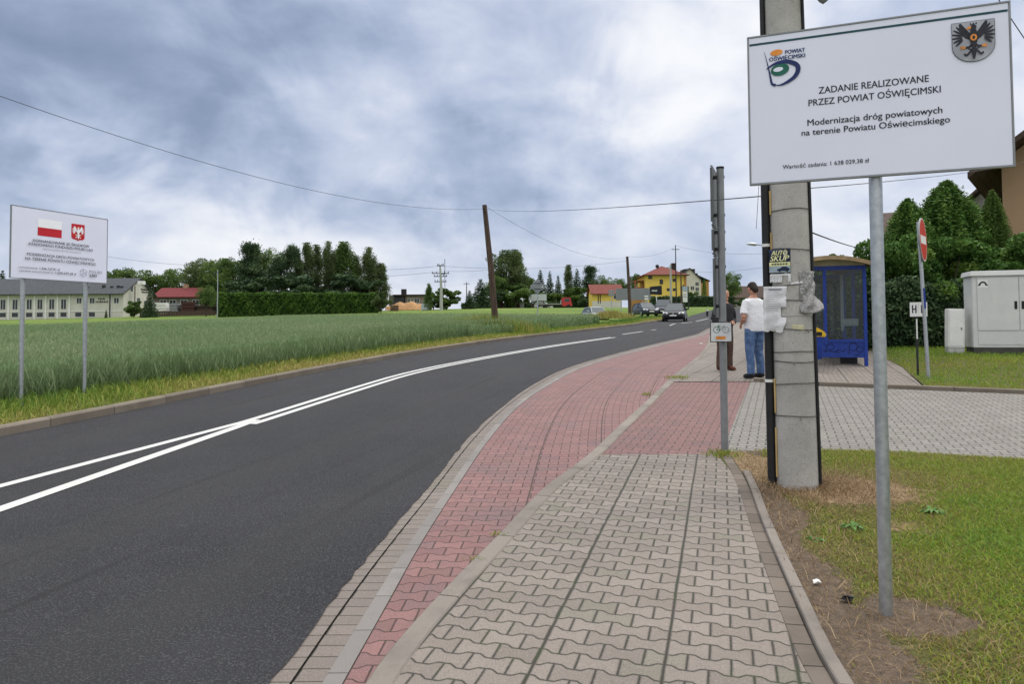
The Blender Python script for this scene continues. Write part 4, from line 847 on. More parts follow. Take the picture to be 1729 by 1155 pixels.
    for pts in lp:
        fx0, fy0 = pts[-1][0], pts[-1][1]; s_ = MB(); s_.tube([V(fx0, fy0+.072, .052), V(fx0, fy0+.02, .056), V(fx0, fy0-.07, .050), V(fx0, fy0-.16, .036), V(fx0, fy0-.20, .030)], [.036*k, .050*k, .050*k, .044*k, .022*k], 12)
        for i_, v in enumerate(s_.v): s_.v[i_] = Vector((v.x, v.y, max(.004, v.z)))
        fuse(s_, 'shoe', shoe, o, .009, 3)
    h = MB(); h.M = M; h.rings([(0, y*k, z*k, x*k, d*k) for z, x, d, y in ((-.115, .042, .026, .058), (-.085, .060, .036, .062), (-.06, .066, .05, .058), (-.02, .080, .075, .035), (.03, .083, .092, .014), (.07, .078, .096, .008), (.105, .058, .076, .006), (.126, .026, .036, .006))], 18, None, 2.2)
    fuse(h, 'hair', hair, o, .009, 3); return o
def people():
    skin = flat('skin', (.46, .235, .16), .55, 0, .08, 20); 
    def cloth(n, c, v=.2, sc=9, bsc=24): return flat(n, c, .85, 0, v, sc, .014, bsc)
    t = NT('blue_denim'); o = t.obj(); f = t.noise(o, 9, 5, .65); t.base(t.ramp(f, [(.3, (.035, .07, .16)), (.5, (.075, .135, .265)), (.72, (.17, .25, .40))])); t.rough(.85); t.bump(t.noise(o, 22, 4, .6, 1), .03)
    p = Vector((4.53, 13.85)); z = g(*p)+.018
    A1 = [((-.235, .02, 1.26), (-.285, .055, 1.10), (-.20, -.115, .965), (.35, -.75, -.45), (-.6, -.4, .3)), ((.225, .0, 1.26), (.262, .03, 1.11), (.17, -.15, 1.0), (-.35, -.75, -.4), (.6, -.4, .3))]
    person('man seen from behind in white T-shirt and blue jeans standing on the pavement', (p.x, p.y, z), math.radians(-158), 1.80, skin, cloth('white_cotton', (.70, .71, .74), .05), False, t.mat, cloth('black_leather', (.014, .014, .015)), flat('dark_hair', (.018, .012, .009), .8, 0, .4, 60), A1, -.1, .5, 1.08, ((-.05, -.03), (.05, .05)))
    p = Vector((4.40, 15.35)); z = g(*p)+.018
    A2 = [((-.235, .0, 1.26), (-.27, .03, 1.10), (-.12, -.16, 1.03), (.75, -.5, 0), (-.2, -.6, .5)), ((.235, .0, 1.26), (.275, .03, 1.10), (.13, -.17, 1.05), (-.75, -.5, 0), (.2, -.6, .5))]
    person('older man in dark jacket and brown trousers facing the camera behind the cycle route post', (p.x, p.y, z), math.radians(20), 1.68, skin, cloth('dark_jacket_cloth', (.022, .022, .026)), True, cloth('brown_corduroy', (.085, .052, .04)), cloth('brown_leather', (.10, .032, .02)), flat('grey_hair', (.16, .13, .11), .8, 0, .3, 60), A2, .15, .1, 1.1, ((-.04, 0), (.05, .02)), 1)
people()
# ================================================================== BUILDINGS
M_CREAM = flat('cream_render', (.55, .53, .47), .9, 0, .06, 1.2, .004, 30, dirt=((.40, .38, .33), .25)); M_YELW = flat('yellow_render', (.70, .50, .11), .9, 0, .06, 1.5)
M_BEIGE = flat('beige_render', (.34, .225, .135), .9, 0, .05, 1.4, .003, 60); M_ORW = flat('orange_render', (.42, .21, .06), .9, 0, .08, 1.5)
def m_roof(name, a, b, pitch=.33):
    t = NT(name); s = t.n('ShaderNodeSeparateXYZ'); o = t.obj(); t.l(o, s.inputs[0]); w = t.m('FRACT', t.m('DIVIDE', t.m('ADD', s.outputs[2], 20), pitch*.5)); n = t.noise(o, 3, 5, .65)
    t.base(t.mix(t.m('MULTIPLY', t.sm(.7, .95, w), .35), t.mix(t.sm(.3, .7, n), a, b), tuple(x*.45 for x in a))); t.rough(.8); t.bump(t.m('ADD', w, n), .03); return t.mat
R_GREY = m_roof('dark_grey_roofing', (.045, .05, .058), (.075, .082, .09)); R_RED = m_roof('red_roof_tiles', (.13, .034, .026), (.20, .055, .042)); R_CRIM = m_roof('crimson_roof_sheets', (.12, .018, .022), (.17, .03, .034)); R_BROWN = m_roof('brown_roof_tiles', (.05, .032, .025), (.09, .06, .05))
M_FRAME = flat('white_window_frame', (.6, .6, .58), .5); M_DFRAME = flat('dark_brown_trim', (.045, .022, .014), .6); M_SOFFIT = flat('dark_soffit', (.030, .022, .02), .8)
def window(o, x, z, w, h, fr=None, y=0, bars=1):
    f = .07 if w > .5 else .04; m = MB()
    m.b2((x, y-.03, z), (x+w, y+.02, z+f)); m.b2((x, y-.03, z+h-f), (x+w, y+.02, z+h)); m.b2((x, y-.03, z+f), (x+f, y+.02, z+h-f)); m.b2((x+w-f, y-.03, z+f), (x+w, y+.02, z+h-f))
    for i in range(bars): c = x+w*(i+1)/(bars+1); m.b2((c-.03, y-.028, z+f), (c+.03, y+.02, z+h-f))
    wn = m.build('window', o, fr or M_FRAME); p = MB(); p.b2((x+f*.6, y-.012, z+f*.6), (x+w-f*.6, y-.002, z+h-f*.6)); p.build('pane', wn, M_PANE); return wn
def gable_x(o, x0, x1, y0, y1, ze, zr, over, rmat, wmat, z0=-1.5, gover=.35, th=.16):
    """block with its ridge along x"""
    ym = (y0+y1)/2; m = MB(); m.M = Matrix(((0, 1, 0, 0), (1, 0, 0, 0), (0, 0, 1, 0), (0, 0, 0, 1)))
    m.prism([(y0, z0), (y1, z0), (y1, ze), (ym, zr), (y0, ze)], x0, x1); m.build('wall', o, wmat)
    k = (zr-ze)/(ym-y0); r = MB(); r.M = m.M
    a = (y0-over, ze-over*k+.05); b = (y1+over, ze-over*k+.05); c = (ym, zr+.05)
    r.prism([a, (a[0], a[1]+th), (c[0], c[1]+th), (b[0], b[1]+th), b, c], x0-gover, x1+gover); return r.build('roof', o, rmat)
def gable_y(o, x0, x1, y0, y1, ze, zr, over, rmat, wmat, z0=-1.5, gover=.4, th=.16, xm=None):
    xm = (x0+x1)/2 if xm is None else xm; m = MB(); m.prism([(x0, z0), (x1, z0), (x1, ze), (xm, zr), (x0, ze)], y0, y1); m.build('wall', o, wmat)
    k = (zr-ze)/(xm-x0); k2 = (zr-ze)/(x1-xm); r = MB(); a = (x0-over, ze-over*k+.05); b = (x1+over, ze-over*k2+.05); c = (xm, zr+.05)
    r.prism([a, (a[0], a[1]+th), (c[0], c[1]+th), (b[0], b[1]+th), b, c], y0-gover, y1+gover); return r.build('roof', o, rmat)
def scribble(o, x0, x1, z, h, y, mat, seed):
    """lettering too small to read in the photograph"""
    r = random.Random(seed); m = MB(); x = x0
    while x < x1: w = h*r.uniform(.3, .7); m.b2((x, y-.004, z), (min(x1, x+w), y, z+h*r.uniform(.7, 1))); x += w+h*.22
    return m.build('lettering', o, mat)
def base_at(u, v, d): p = P(u, v, d); return Vector((p.x, d, g(p.x, d)))
def left_hall():
    d = 115; z = 3.15; o = thing('banquet_hall', 'long cream building with dark grey roof and row of tall windows behind the wheat field', 'building', (-60.5, d, z))
    Z = lambda v: 1.6+(558-v)/FPX*d-z; X = lambda u: (u-864.5)/FPX*d+60.5
    r = gable_x(o, -38, 0, 0, 9.6, Z(495), Z(469), .75, R_GREY, M_CREAM, -1)
    m = MB(); m.b2((X(219), 2.2, Z(480)), (X(227), 3.4, Z(473.5))); m.build('roof_light', r, M_WHITE, bevel=.05)
    for u, v in ((164, 483), (178, 485), (189, 484), (195, 485), (137, 486)): m = MB(); m.b2((X(u), 1.2, Z(v+4)), (X(u)+.35, 1.6, Z(v-2))); m.build('roof_vent', r, M_DARK)
    m = MB(); m.box((X(156), 3.2, Z(481)), (1.2, .8, 1.0)); m.build('chimney', r, flat('chimney_brick', (.26, .10, .06), .9))
    for u in (4.5, 25, 49, 67, 87, 107): window(o, X(u-4.8), Z(523), .9, Z(505)-Z(523), y=-.01)
    for u in (133, 155, 196): window(o, X(u-4.5), Z(513.5), .85, Z(503)-Z(513.5), y=-.01)
    for u in (4.5, 25, 49, 67, 87, 107, 132, 155): m = MB(); m.b2((X(u-5), -.03, Z(535)), (X(u+5), -.004, Z(528))); m.build('basement_window', o, M_PANE)
    m = MB()
    for u in (14, 37, 58, 77, 97, 117, 145, 187): m.b2((X(u)-.12, -.09, -.5), (X(u)+.12, -.002, Z(498)))
    m.b2((X(0)-15, -.06, Z(526.5)), (X(205), -.003, Z(525.3))); m.build('pilaster', o, M_WHITE)
    m = MB(); m.tube([(X(186), -.15, 0), (X(186), -.15, Z(499)), (X(181), -.15, Z(496))], .09, 8); m.build('downpipe', o, M_DARK)
    scribble(o, X(165.5), X(177), Z(507), .36, -.012, M_INK, 3); scribble(o, X(161), X(182), Z(512), .36, -.012, M_INK, 4)
    # gable end
    e = MB(); e.M = Matrix.Rotation(PI/2, 4, 'Z')
    gb = MB(); gb.b2((-.02, 4.2, 1.2), (.03, 5.2, 3.6)); gb.b2((.0, 2.2, 4.6), (.03, 2.9, 5.5)); gb.b2((.0, 6.6, 1.3), (.03, 7.6, 3.2)); gb.build('gable_window', o, M_PANE)
    gb = MB(); gb.b2((0, 3.4, 0), (.05, 3.6, 5.4)); gb.b2((0, 5.4, 4.95), (.05, 8.2, 5.15)); gb.b2((0, 5.6, 4.55), (.05, 8.0, 4.72)); gb.build('gable_trim', o, M_DFRAME)
    # low extension with flared eaves at the right front
    f = thing('garden_shed', 'low dark wooden shed beside the gable of the cream hall', 'shed', (-57.5, 117, 3.4)); m = MB()
    m.b2((3, 5, 0), (8, 8, 1.9)); m.build('wall', f, M_WOOD); m = MB(); m.box((5.5, 6.5, 2.05), (5.6, 3.6, .28)); m.build('roof', f, R_BROWN)
left_hall()
def red_barn():
    d = 140; b = base_at(298, 500, d); z = b.z; Z = lambda v: 1.6+(556.5-v)/FPX*d-z; X = lambda u: (u-298)/FPX*d
    o = thing('red_roofed_house', 'low house with dark red roof between the cream hall and the hedge', 'house', b); r = gable_x(o, X(261), X(338), 0, 7, Z(501), Z(486), .5, R_CRIM, flat('grey_render', (.16, .14, .13), .9), -1)
    m = MB(); m.box((X(300), 3.6, Z(485)), (.8, .8, 1.6)); m.build('chimney', r, M_BEIGE)
    for u in (270, 286, 305, 325): window(o, X(u), Z(516), 1.3, 1.1, y=-.01)
    for k, (u0, u1, v0, lab, mt) in enumerate(((262, 285, 511, 'pale tarp covered stack in the yard before the red roofed house', M_WHITE), (307, 331, 510, 'dark reddish wooden crate stack in the yard before the red roofed house', flat('rust_wood', (.06, .025, .022), .9)), (288, 303, 512, 'grey pallet stack in the yard between pale and reddish stacks', M_GREYP))):
        dd = 122; q = base_at((u0+u1)/2, 520, dd); s = thing('yard_stack', lab, 'stack', q); w = (u1-u0)/FPX*dd; h = 1.6+(556.5-v0)/FPX*dd-q.z; m = MB()
        for i in range(4): m.box((random.uniform(-.15, .15), 0, h*(i+.5)/4), (w*(1-.06*i), 1.4, h/4-.03), mt, random.uniform(-.05, .05))
        m.build('tarp' if k == 0 else 'crates', s, bevel=.05)
    o = thing('yard_fence', 'low dark fence at the field edge left of the tall hedge', 'fence', base_at(305, 530, 112)); m = MB()
    for i in range(44): m.b2((-6.2+.26*i, 0, -.3), (-5.98+.26*i, .03, .75+.08*random.random()))
    m.build('boards', o, M_WOOD); m = MB(); m.b2((-6.2, .032, .2), (5.3, .08, .3)); m.b2((-6.2, .032, .55), (5.3, .08, .65)); m.build('rail', o, M_WOOD)
red_barn()
def ruin():
    d = 135; b = base_at(690, 520, d); z = b.z; Z = lambda v: 1.6+(554-v)/FPX*d-z; X = lambda u: (u-690)/FPX*d
    o = thing('flat_roofed_house', 'low grey flat roofed house with dark garage behind the sand heap', 'house', b)
    m = MB(); m.b2((X(684), 0, -1), (X(722), 8, Z(499))); m.build('wall', o, flat('patchy_render', (.24, .20, .18), .9, 0, .3, 1.5)); m = MB(); m.b2((X(655), 1, -1), (X(666), 7, Z(498))); m.build('wall', o, flat('grey_block', (.13, .13, .12), .9))
    m = MB(); m.b2((X(666.5), -.6, -1), (X(683), 7, Z(500))); m.build('garage', o, flat('charcoal_cladding', (.045, .045, .055), .8)); m = MB(); m.b2((X(664), -1, Z(499.5)), (X(684), 7.2, Z(497.5))); m.b2((X(684.2), -.5, Z(498.8)), (X(723), 8.4, Z(497.2))); m.build('roof', o, M_SOFFIT)
    m = MB(); m.box((X(678), 3, Z(494)), (.9, .9, 1.6)); m.build('chimney', o, M_DARK)
    for u in (688, 693, 700): window(o, X(u), Z(512), .55 if u < 699 else .9, .9, y=-.02)
    hp = thing('sand_heap', 'long orange brown heap of sand in front of the flat roofed house', 'sand heap', base_at(690, 525, 122)); m = MB(); n = 30; V = []
    for i in range(n+1):
        x = -3.6+7.2*i/n; h = max(.02, (1.35-.8*(abs(x+.1)/3.6)**2.2)*(1+.12*math.sin(3*x)))
        for j in range(9): y = -2+4*j/8; V.append((x, y, h*max(0, 1-(y/2)**2)+random.uniform(-.04, .04)-.05))
    m.add(V, [(i*9+j, (i+1)*9+j, (i+1)*9+j+1, i*9+j+1) for i in range(n) for j in range(8)]); m.build('heap', hp, flat('sand', (.36, .21, .10), .95, 0, .2, 3), smooth=True)
    c = thing('water_tank', 'pale blue white plastic tank at the right end of the sand heap', 'tank', base_at(717, 527, 115)); m = MB(); m.box((0, 0, .5), (1.0, 1.0, 1.0)); m.build('tank', c, flat('pale_blue_plastic', (.45, .52, .56), .5), bevel=.06); m = MB()
    for x in (-.35, 0, .35): m.b2((x-.02, -.53, 0), (x+.02, -.505, 1))
    m.build('cage', c, M_GALV)
    c = thing('pallet_box', 'brown wooden pallet box at the left end of the sand heap', 'crate', base_at(666, 527, 115)); m = MB()
    for i in range(4): m.b2((-.6, -.4, .22*i), (.6, .4, .22*i+.18))
    m.build('boards', c, M_WOOD)
ruin()
def right_houses():
    # yellow house with hipped red roof
    d = 160; b = base_at(1125, 500, d); z = b.z; Z = lambda v: 1.6+(551.5-v)/FPX*d-z; X = lambda u: (u-1125)/FPX*d
    o = thing('yellow_house', 'tall yellow house with red hipped roof at the far end of the road', 'house', b)
    m = MB(); m.b2((X(1090), 0, -2), (X(1159), 10, Z(464))); m.build('wall', o, M_YELW); m = MB(); m.b2((X(1159)-.5, -.05, -2), (X(1159)+.05, -.003, Z(464))); m.build('corner_trim', o, M_ORW)
    r = MB(); e = .7; x0, x1, zr = X(1090)-e, X(1159)+e, Z(446.5); r.add([(x0, -e, Z(465)), (x1, -e, Z(465)), (x1, 10+e, Z(465)), (x0, 10+e, Z(465)), (X(1124), 4, zr), (X(1127), 6, zr)], [(3, 2, 1, 0), (0, 1, 5, 4), (1, 2, 5), (2, 3, 4, 5), (3, 0, 4)]); rf = r.build('roof', o, R_RED)
    r = MB(); r.b2((x0, -e-.12, Z(465.4)), (x1, -e-.01, Z(464))); r.build('gutter', rf, M_DFRAME); r = MB(); r.box((X(1148), 6, Z(449)), (.9, .9, 2.2)); r.build('chimney', rf, M_SOFFIT)
    r = MB(); r.M = Matrix.Translation((X(1115), 3, Z(447.5))); r.ball((0, 0, 0), (.42, .3, .42)); r.tube([(0, 0, -1.2), (0, 0, 0)], .05, 6); r.build('satellite_dish', rf, M_DARK)
    for u, v, w, h in ((1095, 471, .85, .7), (1114, 480, .75, 1.05), (1136, 476, .75, .7), (1126, 491.5, .8, .6), (1136, 491.5, .8, .6), (1153, 490, .7, 1.1)): window(o, X(u), Z(v), w, h, M_DFRAME, y=-.01)
    m = MB(); m.b2((X(1074), 2, -2), (X(1089.8), 9, Z(487))); m.build('annex', o, M_ORW); m = MB(); m.b2((X(1074), 1.4, Z(474)), (X(1076), 2.2, Z(487)+.01)); m.b2((X(1088), 1.4, Z(474)), (X(1089.7), 2.2, Z(487)+.01)); m.b2((X(1076), 1.4, Z(487)), (X(1088), 1.6, Z(484))); m.b2((X(1073.5), 1.4, Z(474)), (X(1089.7), 7, Z(472.5))); m.build('balcony', o, flat('balcony_brown', (.25, .09, .04), .8))
    # white house behind it
    d = 172; b = base_at(1178, 500, d); z = b.z; Z = lambda v: 1.6+(551-v)/FPX*d-z; X = lambda u: (u-1178)/FPX*d
    o = thing('white_house', 'white gabled house with dark grey roof right of the yellow house', 'house', b); rf = gable_y(o, X(1146), X(1184), 0, 9, Z(473), Z(453.5), .6, R_GREY, M_CREAM, -2)
    m = MB(); m.b2((X(1184), 3, -2), (X(1203), 9, Z(473))); m.build('wing', o, M_ORW)
    m = MB(); m.add([(X(1164), 2.6, Z(455)), (X(1205), 2.6, Z(474)), (X(1205), 9.6, Z(474)), (X(1164), 9.6, Z(455)), (X(1164), 2.6, Z(453.6)), (X(1205), 2.6, Z(472.6)), (X(1205), 9.6, Z(472.6)), (X(1164), 9.6, Z(453.6))], [(0, 1, 5, 4), (1, 2, 6, 5), (2, 3, 7, 6), (3, 0, 4, 7), (4, 5, 6, 7), (3, 2, 1, 0)]); m.build('roof', o, R_GREY)
    m = MB(); m.b2((X(1158), 1, Z(460)), (X(1176), 4, Z(453.2))); m.b2((X(1180), 4, Z(468)), (X(1186), 5, Z(459))); m.build('dormer', rf, M_SOFFIT)
    for u, v in ((1166, 490), (1174, 483), (1174, 492)): window(o, X(u), Z(v), .9, 1.0, y=-.01)
    # small yellow building with red roof
    d = 130; b = base_at(1020, 515, d); z = b.z; Z = lambda v: 1.6+(552.5-v)/FPX*d-z; X = lambda u: (u-1020)/FPX*d
    o = thing('yellow_garage', 'small yellow building with red roof left of the grey billboard', 'building', b); gable_x(o, X(1000), X(1050), 0, 6, Z(496), Z(481), .5, R_RED, M_YELW, -1)
    m = MB(); m.b2((X(1000)+.01, -.04, -1), (X(1050), -.003, Z(509))); m.build('plinth', o, M_CREAM); m = MB()
    for u in (1009.5, 1013): m.b2((X(u), -.06, Z(513)), (X(u)+.14, -.005, Z(497)))
    m.build('downpipe', o, M_DARK); window(o, X(1036), Z(506), 1.0, .8, y=-.01)
    # near houses above the thujas on the right
    a = math.radians(-38)
    o = thing('beige_house', 'beige rendered house with dark overhanging roof at the right edge above the thujas', 'house', (18.7, 28, g(18.7, 28)), a)
    gable_y(o, 0, 10, 0, 11, 6.55, 10.2, 1.0, R_BROWN, M_BEIGE, -1, 1.1, .22)
    m = MB(); m.b2((.2, -2.2, 2.75), (9, -.02, 2.95)); m.build('porch_roof', o, M_SOFFIT); m = MB(); m.b2((1.2, -.035, 4.2), (1.205, -.01, 4.25)); window(o, 3, 4.2, 1.3, 1.3, M_DFRAME, y=-.01); window(o, 6.4, 4.2, 1.3, 1.3, M_DFRAME, y=-.01)
    p = P(1668, 470, 36); o = thing('grey_gabled_house', 'pale grey house with steep dark roof partly hidden behind the thujas', 'house', (p.x-.6, 36, g(p.x, 36)), math.radians(-38)); gable_y(o, 0, 8, 0, 9, 6.2, 9.9, .9, R_BROWN, flat('pale_grey_render', (.36, .35, .33), .9), -1, .8); window(o, 5, 5, 1.2, 1.2, y=-.01)
    p = P(1488, 470, 46); o = thing('brown_roofed_house', 'house with brown tiled roof just showing above the thujas behind the bus shelter', 'house', (p.x, 46, g(p.x, 46)), math.radians(-28)); Z = lambda v: 1.6+(549-v)/FPX*46-g(p.x, 46); gable_x(o, 0, 8.6, 0, 8, Z(402), Z(350), .5, R_BROWN, M_DFRAME, -1, .2)
right_houses()
# ================================================================== ROADSIDE FURNITURE
def back_sign():
    p = hit(908, 556); o = thing('priority_sign', 'diamond road sign seen from its grey back on a thin pole beside the wheat', 'road sign', p); h = 1.6+(553-470)/FPX*p.y-p.z
    m = MB(); m.tube([(0, 0, -.4), (0, 0, h-.08)], .035, 10); m.build('pole', o, M_GALV, smooth=True); k = .80/math.sqrt(2); c = h-.42*1.1
    m = MB(); s = .43; m.prism([(-s, c), (0, c-s), (s, c), (0, c+s)], -.055, -.04); d = m.build('sign_plate', o, M_SIGNBACK); m = MB()
    for z in (c-.15, c+.17): m.b2((-.2, -.075, z-.02), (.2, -.056, z+.02))
    m.build('bracket', d, M_DARK); m = MB(); m.prism(ell(.27, c-.02, .035, .035, n=10), -.0565, -.0555); m.build('sticker', d, M_WHITE)
back_sign()
def wood_pole(label, u, v, ut, vt, r, lean_y=0):
    p = hit(u, v); t = P(ut, vt, p.y); o = thing('wooden_pole', label, 'utility pole', p, 0, 'wooden utility poles'); h = t.z-p.z; dx = t.x-p.x
    m = MB(); m.tube([(-dx*.07, 0, -.6), (dx*.05, 0, h*.08), (dx*.5+.03, 0, h*.5), (dx, 0, h)], [r*1.18, r*1.12, r, r*.78], 16); m.build('shaft', o, M_WOOD, smooth=True)
    m = MB(); m.b2((dx-.02, -.35, h-.32), (dx+.02, .35, h-.26))
    for yy in (-.3, .3): m.tube([(dx, yy, h-.26), (dx, yy, h-.15), (dx, yy, h-.10)], [.02, .035, .02], 8)
    m.build('insulator', o, M_DARK); return p, t
WP1, WT1 = wood_pole('leaning dark wooden utility pole in the verge beside the wheat', 838, 566, 818, 346, .135)
WP2, WT2 = wood_pole('farther wooden utility pole standing in tall dry weeds near the parked cars', 1064, 538, 1059, 433, .15)
def posts():
    # lattice topped power pole in the middle distance
    b = base_at(745, 523, 110); o = thing('power_pole', 'grey concrete power pole with several crossarms behind the wheat field', 'utility pole', b); h = 1.6+(554-446)/FPX*110-b.z
    m = MB(); m.tube([(0, 0, -.5), (0, 0, h*.5), (-.15, 0, h-.3)], [.26, .2, .12], 10); m.build('shaft', o, flat('pale_concrete', (.36, .37, .34), .9), smooth=True)
    m = MB()
    for k, w in ((.97, .5), (.80, 1.3), (.735, 1.0), (.62, .9)): m.b2((-w-.1, -.06, h*k-.06), (w-.1, .06, h*k+.06)); [m.tube([(q-.1, 0, h*k), (q-.1, 0, h*k+.3)], .04, 6) for q in (-w*.9, -w*.45, w*.45, w*.9)]
    m.build('crossarm', o, M_DARK); m = MB(); m.tube([(.55, 0, h*.5), (.55, 0, h+.8)], .04, 6); m.b2((.0, -.03, h*.78), (.6, .03, h*.80)); m.build('mast', o, M_DARK)
    for nm, lab, u, vb, vt, d, r, mt in (('wooden_pole', 'distant bare wooden pole right of the power pole and bush', 788, 523, 476, 120, .09, M_WOOD), ('wooden_pole', 'thin pale pole standing at the left end of the tall hedge', 367, 540, 455, 98, .07, M_GALV), ('lighting_column', 'grey concrete pole in front of the yellow house', 1133, 513, 446, 95, .16, flat('pale_concrete', (.36, .37, .34), .9)),
                                      ('lighting_column', 'tall thin dark mast just right of the concrete pole before the yellow house', 1142, 513, 413, 97, .09, M_DARK), ('wooden_pole', 'wooden pole before the white sign by the yellow house', 1150.5, 515, 456, 99, .12, M_WOOD)):
        b = base_at(u, vb, d); o = thing(nm, lab, 'pole', b); h = 1.6+(553-.0063*(u-864)-vt)/FPX*d-b.z; m = MB(); m.tube([(0, 0, -.5), (0, 0, h*.5), (0, 0, h)], [r, r*.9, r*.6], 8); m.build('shaft', o, mt, smooth=True)
        m = MB(); m.b2((-.5, -.04, h*.93-.04), (.5, .04, h*.93+.04)); m.build('crossarm', o, M_DARK)
    # grey back of a billboard
    d = 96; b = base_at(1069, 517, d); o = thing('billboard', 'large blank grey back of a billboard on posts behind the wooden pole', 'billboard', b, math.radians(-9)); Z = lambda v: 1.6+(552-v)/FPX*d-b.z; k = d/FPX
    m = MB(); m.b2((-29*k, 0, Z(507)), (29.5*k, .12, Z(487))); m.build('panel', o, flat('billboard_grey', (.20, .21, .23), .6, 0, .05, 1)); m = MB()
    for x in (-22, -8, 7, 22): m.b2((x*k-.05, -.05, Z(507)), (x*k+.05, -.005, Z(487)))
    m.build('batten', o, M_GREYP)
    for x in (-20, 16, 22): m = MB(); m.tube([(x*k, .06, -.4), (x*k, .06, Z(508))], .07, 8); m.build('post', o, M_GALV)
    # dark sign with pale lettering
    d = 92; b = base_at(1109, 520, d); o = thing('dark_sign', 'black advertising sign with pale lettering on a white post right of the billboard', 'sign', b); Z = lambda v: 1.6+(551.5-v)/FPX*d-b.z; k = d/FPX
    m = MB(); m.add([(-11*k, 0, Z(497)), (9*k, 0, Z(498)), (9*k, 0, Z(482)), (-11*k, 0, Z(484)), (-11*k, .2, Z(497)), (9*k, .2, Z(498)), (9*k, .2, Z(482)), (-11*k, .2, Z(484))], [(0, 1, 2, 3), (7, 6, 5, 4), (0, 4, 5, 1), (1, 5, 6, 2), (2, 6, 7, 3), (3, 7, 4, 0)]); m.build('panel', o, flat('black_panel', (.012, .013, .02), .5))
    scribble(o, -8*k, 1*k, Z(492), .2, -.01, M_WHITE, 9); m = MB(); m.tube([(0, .1, -.4), (0, .1, Z(498))], .05, 8); m.build('post', o, M_WHITE)
    # arrow plates
    b = base_at(1091, 520, 90); o = thing('arrow_sign', 'small white arrow shaped direction plates on two posts under the billboard', 'sign', b); k = 90/FPX; Z = lambda v: 1.6+(551.5-v)/FPX*90-b.z
    for v in (500, 504.5): m = MB(); m.prism([(-3.5*k, Z(v)), (-2*k, Z(v-1.2)), (4*k, Z(v-1.2)), (4*k, Z(v+1.2)), (-2*k, Z(v+1.2))], -.01, .01); m.build('arrow_plate', o, M_WHITE)
    for x in (-.5, 2.2): m = MB(); m.tube([(x*k, .05, -.4), (x*k, .05, Z(499))], .04, 6); m.build('post', o, M_GALV)
    # cluster of round plates
    b = base_at(1033, 520, 92); o = thing('round_sign_cluster', 'cluster of four round sign backs on a post left of the billboard', 'sign', b); k = 92/FPX; Z = lambda v: 1.6+(552-v)/FPX*92-b.z
    m = MB(); m.tube([(0, .06, -.4), (0, .06, Z(489))], .05, 8); m.build('post', o, M_GALV)
    for x in (-3, 3):
        for v in (492, 497.5): m = MB(); m.prism(ell(x*k, Z(v), 2.6*k, 2.6*k, n=16), -.02, .02); m.build('sign_plate', o, M_SIGNBACK)
    # tall white sign
    b = base_at(1157, 515, 100); o = thing('tall_sign', 'tall narrow white sign with blue glass top in front of the dark hedge', 'sign', b); k = 100/FPX; Z = lambda v: 1.6+(551-v)/FPX*100-b.z
    for x in (-5.5, 5.5): m = MB(); m.b2((x*k-.06, 0, -.4), (x*k+.06, .12, Z(483))); m.build('post', o, M_DARK)
    m = MB(); m.b2((-4.5*k, .01, Z(491)), (4.5*k, .1, Z(483.5))); m.build('upper_panel', o, flat('blue_grey_panel', (.33, .42, .47), .35)); m = MB(); m.b2((-3.8*k, -.02, Z(510)), (3.8*k, .1, Z(492))); m.build('lower_panel', o, M_WHITE); scribble(o, -2.5*k, 2.5*k, Z(498), .16, -.025, M_GREYINK, 2); scribble(o, -2.5*k, 2*k, Z(502), .16, -.025, M_GREYINK, 5)
    p = base_at(1194, 519, 78); o = thing('marker_post', 'short black bollard with white band on the far verge', 'bollard', p); m = MB(); m.tube([(0, 0, -.2), (0, 0, .55)], .11, 10); m.tube([(0, 0, .75), (0, 0, .8)], [.11, .07], 10); m.build('post', o, M_BLACK); m = MB(); m.tube([(0, 0, .551), (0, 0, .749)], .111, 10); m.build('reflector', o, M_WHITE)
    # huts and white board behind the lawn
    d = 150
    for lab, u0, u1, vt, cat, mt, rm in (('dark red wooden shed under the tall trees', 836, 849, 505, 'shed', flat('dark_red_wood', (.10, .022, .022), .9), R_BROWN), ('pale grey garden hut under the trees', 864, 885, 508, 'hut', flat('hut_grey', (.30, .31, .30), .8), M_SIGNBACK)):
        b = base_at((u0+u1)/2, 520, d); w = (u1-u0)/FPX*d; h = 1.6+(553-vt)/FPX*d-b.z; o = thing('garden_shed' if 'red' in lab else 'garden_hut', lab, cat, b); m = MB(); m.b2((-w/2, 0, -.5), (w/2, 2.4, h*.86)); m.build('wall', o, mt); m = MB(); m.box((0, 1.2, h*.93), (w+.4, 2.8, h*.13), None, 0, (.9, .8)); m.build('roof', o, rm)
        m = MB(); m.b2((-.35, -.03, -.3), (.35, -.004, h*.68)); m.build('door', o, M_DFRAME)
    b = base_at(908, 521, 146); o = thing('white_billboard', 'plain white billboard on two posts behind the diamond sign', 'billboard', b); k = 146/FPX; Z = lambda v: 1.6+(553-v)/FPX*146-b.z
    m = MB(); m.b2((-15*k, 0, Z(508)), (15*k, .12, Z(497))); m.build('panel', o, flat('weathered_white', (.42, .45, .46), .6))
    for x in (-10, 10): m = MB(); m.tube([(x*k, .2, -.4), (x*k, .2, Z(498))], .09, 6); m.build('post', o, M_WOOD)
    # street lamp whose arm shows left of the concrete pole
    b = base_at(1299, 540, 45); o = thing('street_lamp', 'street lamp reaching left from behind the concrete pole', 'street lamp', b); h = P(1299, 413, 45).z-b.z
